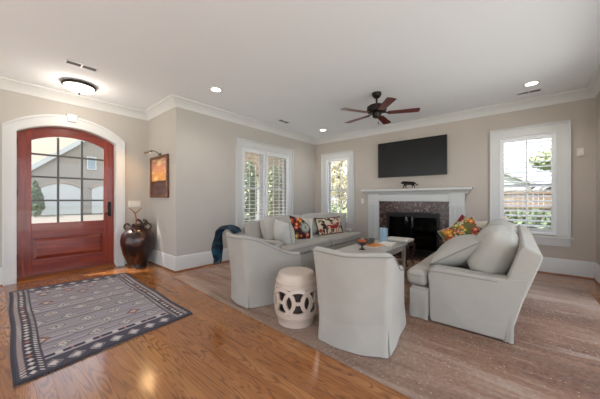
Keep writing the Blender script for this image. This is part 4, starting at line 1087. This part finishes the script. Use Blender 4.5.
MB().prism([(Hh(-6), 0), (Hh(16), 0), (Hh(16), 3.3), (Hh(8.6), 9.5), (Hh(1.2), 3.3), (Hh(-6), 3.3)], 'x', -8, 0).build('wall', M_housebrick, hs, smooth=0)
MB().add([(-.6, Hh(-7), 3.1), (-.6, Hh(9), 3.1), (-7, Hh(9), 10.5), (-7, Hh(-7), 10.5), (-.6, Hh(-7), 2.9), (-.6, Hh(9), 2.9), (-7, Hh(9), 10.3), (-7, Hh(-7), 10.3)], [(0, 1, 2, 3), (4, 5, 6, 7), (0, 1, 5, 4), (2, 3, 7, 6), (1, 2, 6, 5), (0, 3, 7, 4)]).build('roof', M_tanroof, hs, smooth=0)
MB().prism([(Hh(.6), 2.95), (Hh(1.0), 2.85), (Hh(8.6), 9.45), (Hh(8.6), 9.95)], 'x', .0, .35).build('rake_board', M_extwhite, hs, smooth=0)
MB().prism([(Hh(16.4), 2.95), (Hh(16.0), 2.85), (Hh(8.6), 9.45), (Hh(8.6), 9.95)], 'x', .0, .35).build('rake_board', M_extwhite, hs, smooth=0)
for y0 in (2.45, 5.75, 9.0):
    gp = [(Hh(y0), 0)] + [(Hh(y) , z) for y, z in arch(y0, y0 + 2.5, 2.25, 2.65, 14)] + [(Hh(y0 + 2.5), 0)]
    MB().prism(gp, 'x', .01, .06).build('garage_door', M_extwhite, hs, smooth=0)
    am = MB(); a1, a2 = arch(y0 - .05, y0 + 2.55, 2.27, 2.68, 14), arch(y0 - .22, y0 + 2.72, 2.40, 2.9, 14)
    for i in range(14): am.prism([(Hh(p[0]), p[1]) for p in (a1[i], a1[i + 1], a2[i + 1], a2[i])], 'x', .0, .1)
    am.build('brick_arch', mat('arch_brick', srgb(150, 136, 122), .9, var=.1, scale=6), hs, smooth=0)
wf = MB().box(.0, .06, Hh(5.4), Hh(6.1), 4.05, 5.25).build('window', M_extwhite, hs, smooth=0)
MB().box(.06, .07, Hh(5.48), Hh(6.02), 4.13, 5.17).build('pane', mat('house_pane', srgb(130, 140, 144), .2), wf, smooth=0)

def foliage(n, rx, ry, rz_, size, seed, shape='ell'):
    rnd = random.Random(seed); mb = MB()
    for _ in range(n):
        while True:
            p = Vector((rnd.uniform(-1, 1), rnd.uniform(-1, 1), rnd.uniform(-1, 1)))
            l = p.length
            if l < 1 and l > .35: break
        if shape == 'cone':
            t = (p.z + 1) / 2; k = 1.15 * (1 - t) ** .7 + .06; p = Vector((p.x * k, p.y * k, p.z))
        c = Vector((p.x * rx, p.y * ry, p.z * rz_ + rz_))
        u = Vector((rnd.gauss(0, 1), rnd.gauss(0, 1), rnd.gauss(0, 1))).normalized(); v = u.orthogonal().normalized(); s = size * rnd.uniform(.6, 1.3)
        mb.add([c - u * s, c + v * s * .5, c + u * s, c - v * s * .5], [(0, 1, 2, 3)])
    return mb
def tree(name, label, cat, loc, crown_z, rx, ry, rz_, n, size, seed, m, trunk=None, shape='ell'):
    r = thing(name, label, cat, loc)
    o = foliage(n, rx, ry, rz_, size, seed, shape).build('foliage', m, r, smooth=0); o.location = (0, 0, crown_z)
    t = MB(); tr = trunk or .05
    t.tube([(0, 0, -.02), (.02, .01, crown_z + .2), (-.02, .03, crown_z + rz_ * 1.2)], [tr, tr * .8, tr * .4], 8)
    if trunk and trunk > .08:
        rnd = random.Random(seed + 1)
        for k in range(7):
            a_ = k * .9; z0 = crown_z * .8 + rz_ * k * .16
            t.tube([(0, 0, z0), (math.cos(a_) * rx * .4, math.sin(a_) * ry * .4, z0 + rz_ * .3), (math.cos(a_) * rx * .8, math.sin(a_) * ry * .8, z0 + rz_ * .7)], [tr * .5, tr * .3, tr * .12], 6)
    t.build('trunk', M_bark, r)
    return r
tree('cone_shrub', 'clipped green cone shrub beside the drive outside the door', 'shrub', (-27.5, 1.95, -.1), 0.05, .55, .55, 1.35, 2200, .12, 1, M_leaf, None, 'cone')
tree('columnar_evergreen', 'slim evergreen outside the left half of the wide window', 'tree', (-7.6, 6.15, -.13), .1, .24, .24, 1.35, 1500, .07, 2, M_leaf)
tree('columnar_evergreen', 'bushy evergreen outside the right half of the wide window', 'tree', (-6.25, 6.12, -.13), .1, .34, .34, 1.2, 2000, .07, 3, M_leaf2)
tree('autumn_tree', 'pale dry leaved tree outside the corner window', 'tree', (-6.4, 10.6, -.13), 0.9, 1.9, 1.7, 2.0, 5200, .09, 4, M_leaf3, .10)
tree('low_shrub', 'low green shrub outside the corner window', 'shrub', (-5.35, 8.1, -.13), .0, .55, .55, .62, 1300, .06, 5, M_leaf2)
h2 = thing('neighbour_house', 'cream sided house with brown eaves outside the wide window', 'house', (-12.2, 9.5, -.13))
MB().box(-5, 0, -3.6, 7, 0, 4.1).build('wall', M_siding, h2, smooth=0)
MB().box(-.2, .7, -4, 7.3, 2.75, 4.1).build('soffit', M_soffit, h2, smooth=0)
MB().prism([(.8, 4.1), (.8, 4.25), (-2.5, 5.8), (-6, 4.25), (-6, 4.1)], 'y', -4, 7.3).build('roof', M_roof, h2, smooth=0)
for y in (-3.2, .2, 3.6): MB().box(.4, .6, y - .1, y + .1, 0, 2.75).build('post', M_extwhite, h2, smooth=0)
for y in (-1.6, 1.6):
    w_ = MB().box(0, .05, y - .5, y + .5, .9, 2.4).build('window', M_extwhite, h2, smooth=0); MB().box(.05, .06, y - .42, y + .42, .98, 2.32).build('pane', mat('cottage_pane', srgb(150, 156, 156), .2), w_, smooth=0)
# beyond the window right of the fireplace
fn_ = thing('wood_fence', 'brown board fence beyond the window right of the fireplace', 'fence', (0, 13.5, -.13))
f = MB(); rnd = random.Random(9)
for k in range(90): x = -5 + k * .15; f.box(x, x + .14, 0, .02, .05, 1.72 + rnd.uniform(-.015, .015))
f.build('boards', M_fence, fn_, smooth=0)
f = MB()
for z in (.35, 1.0, 1.55): f.box(-5, 8.5, -.05, 0, z, z + .09)
f.build('rails', M_fence, fn_, smooth=0)
hedge = foliage(5200, 3.2, .45, .56, .07, 12); o = hedge.build('hedge', mat('hedge_leaf', srgb(78, 92, 62), .7, var=.35, scale=3), smooth=0); o.location = (1.2, 8.4, -.13)
tag(o, 'low green hedge in front of the brown board fence', 'hedge')
def cottage(label, x, y, w2, hh, dep, m):
    r = thing('neighbour_house', label, 'house', (x, y, -.13))
    MB().prism([(-w2, 0), (w2, 0), (w2, hh), (0, hh + w2 * .55), (-w2, hh)], 'y', 0, dep).build('wall', m, r, smooth=0)
    rf = MB()
    for s in (-1, 1): rf.prism([(s * (w2 + .4), hh - .15), (s * (w2 + .4), hh + .08), (0, hh + w2 * .55 + .3), (0, hh + w2 * .55 + .02)], 'y', -.4, dep + .4)
    rf.build('roof', M_roof, r, smooth=0)
    q = MB().box(-.5, .5, -.05, 0, hh - 1.4, hh - .2).build('window', M_extwhite, r, smooth=0); MB().box(-.42, .42, -.06, -.05, hh - 1.32, hh - .28).build('pane', mat('far_pane', srgb(120, 130, 136), .2), q, smooth=0)
cottage('white gabled house beyond the fence, left of the pair', -1.6, 30, 2.7, 2.6, 8, M_extwhite)
cottage('white gabled house beyond the fence, right of the pair', 5.0, 28, 2.7, 2.4, 8, M_extwhite)
tree('broadleaf_tree', 'pale green tree behind the houses beyond the fence', 'tree', (3.9, 44, -.13), 4.9, 2.6, 2.4, 1.35, 1800, .3, 15, mat('pale_leaf', srgb(158, 166, 128), .7, var=.2, scale=1), .25)
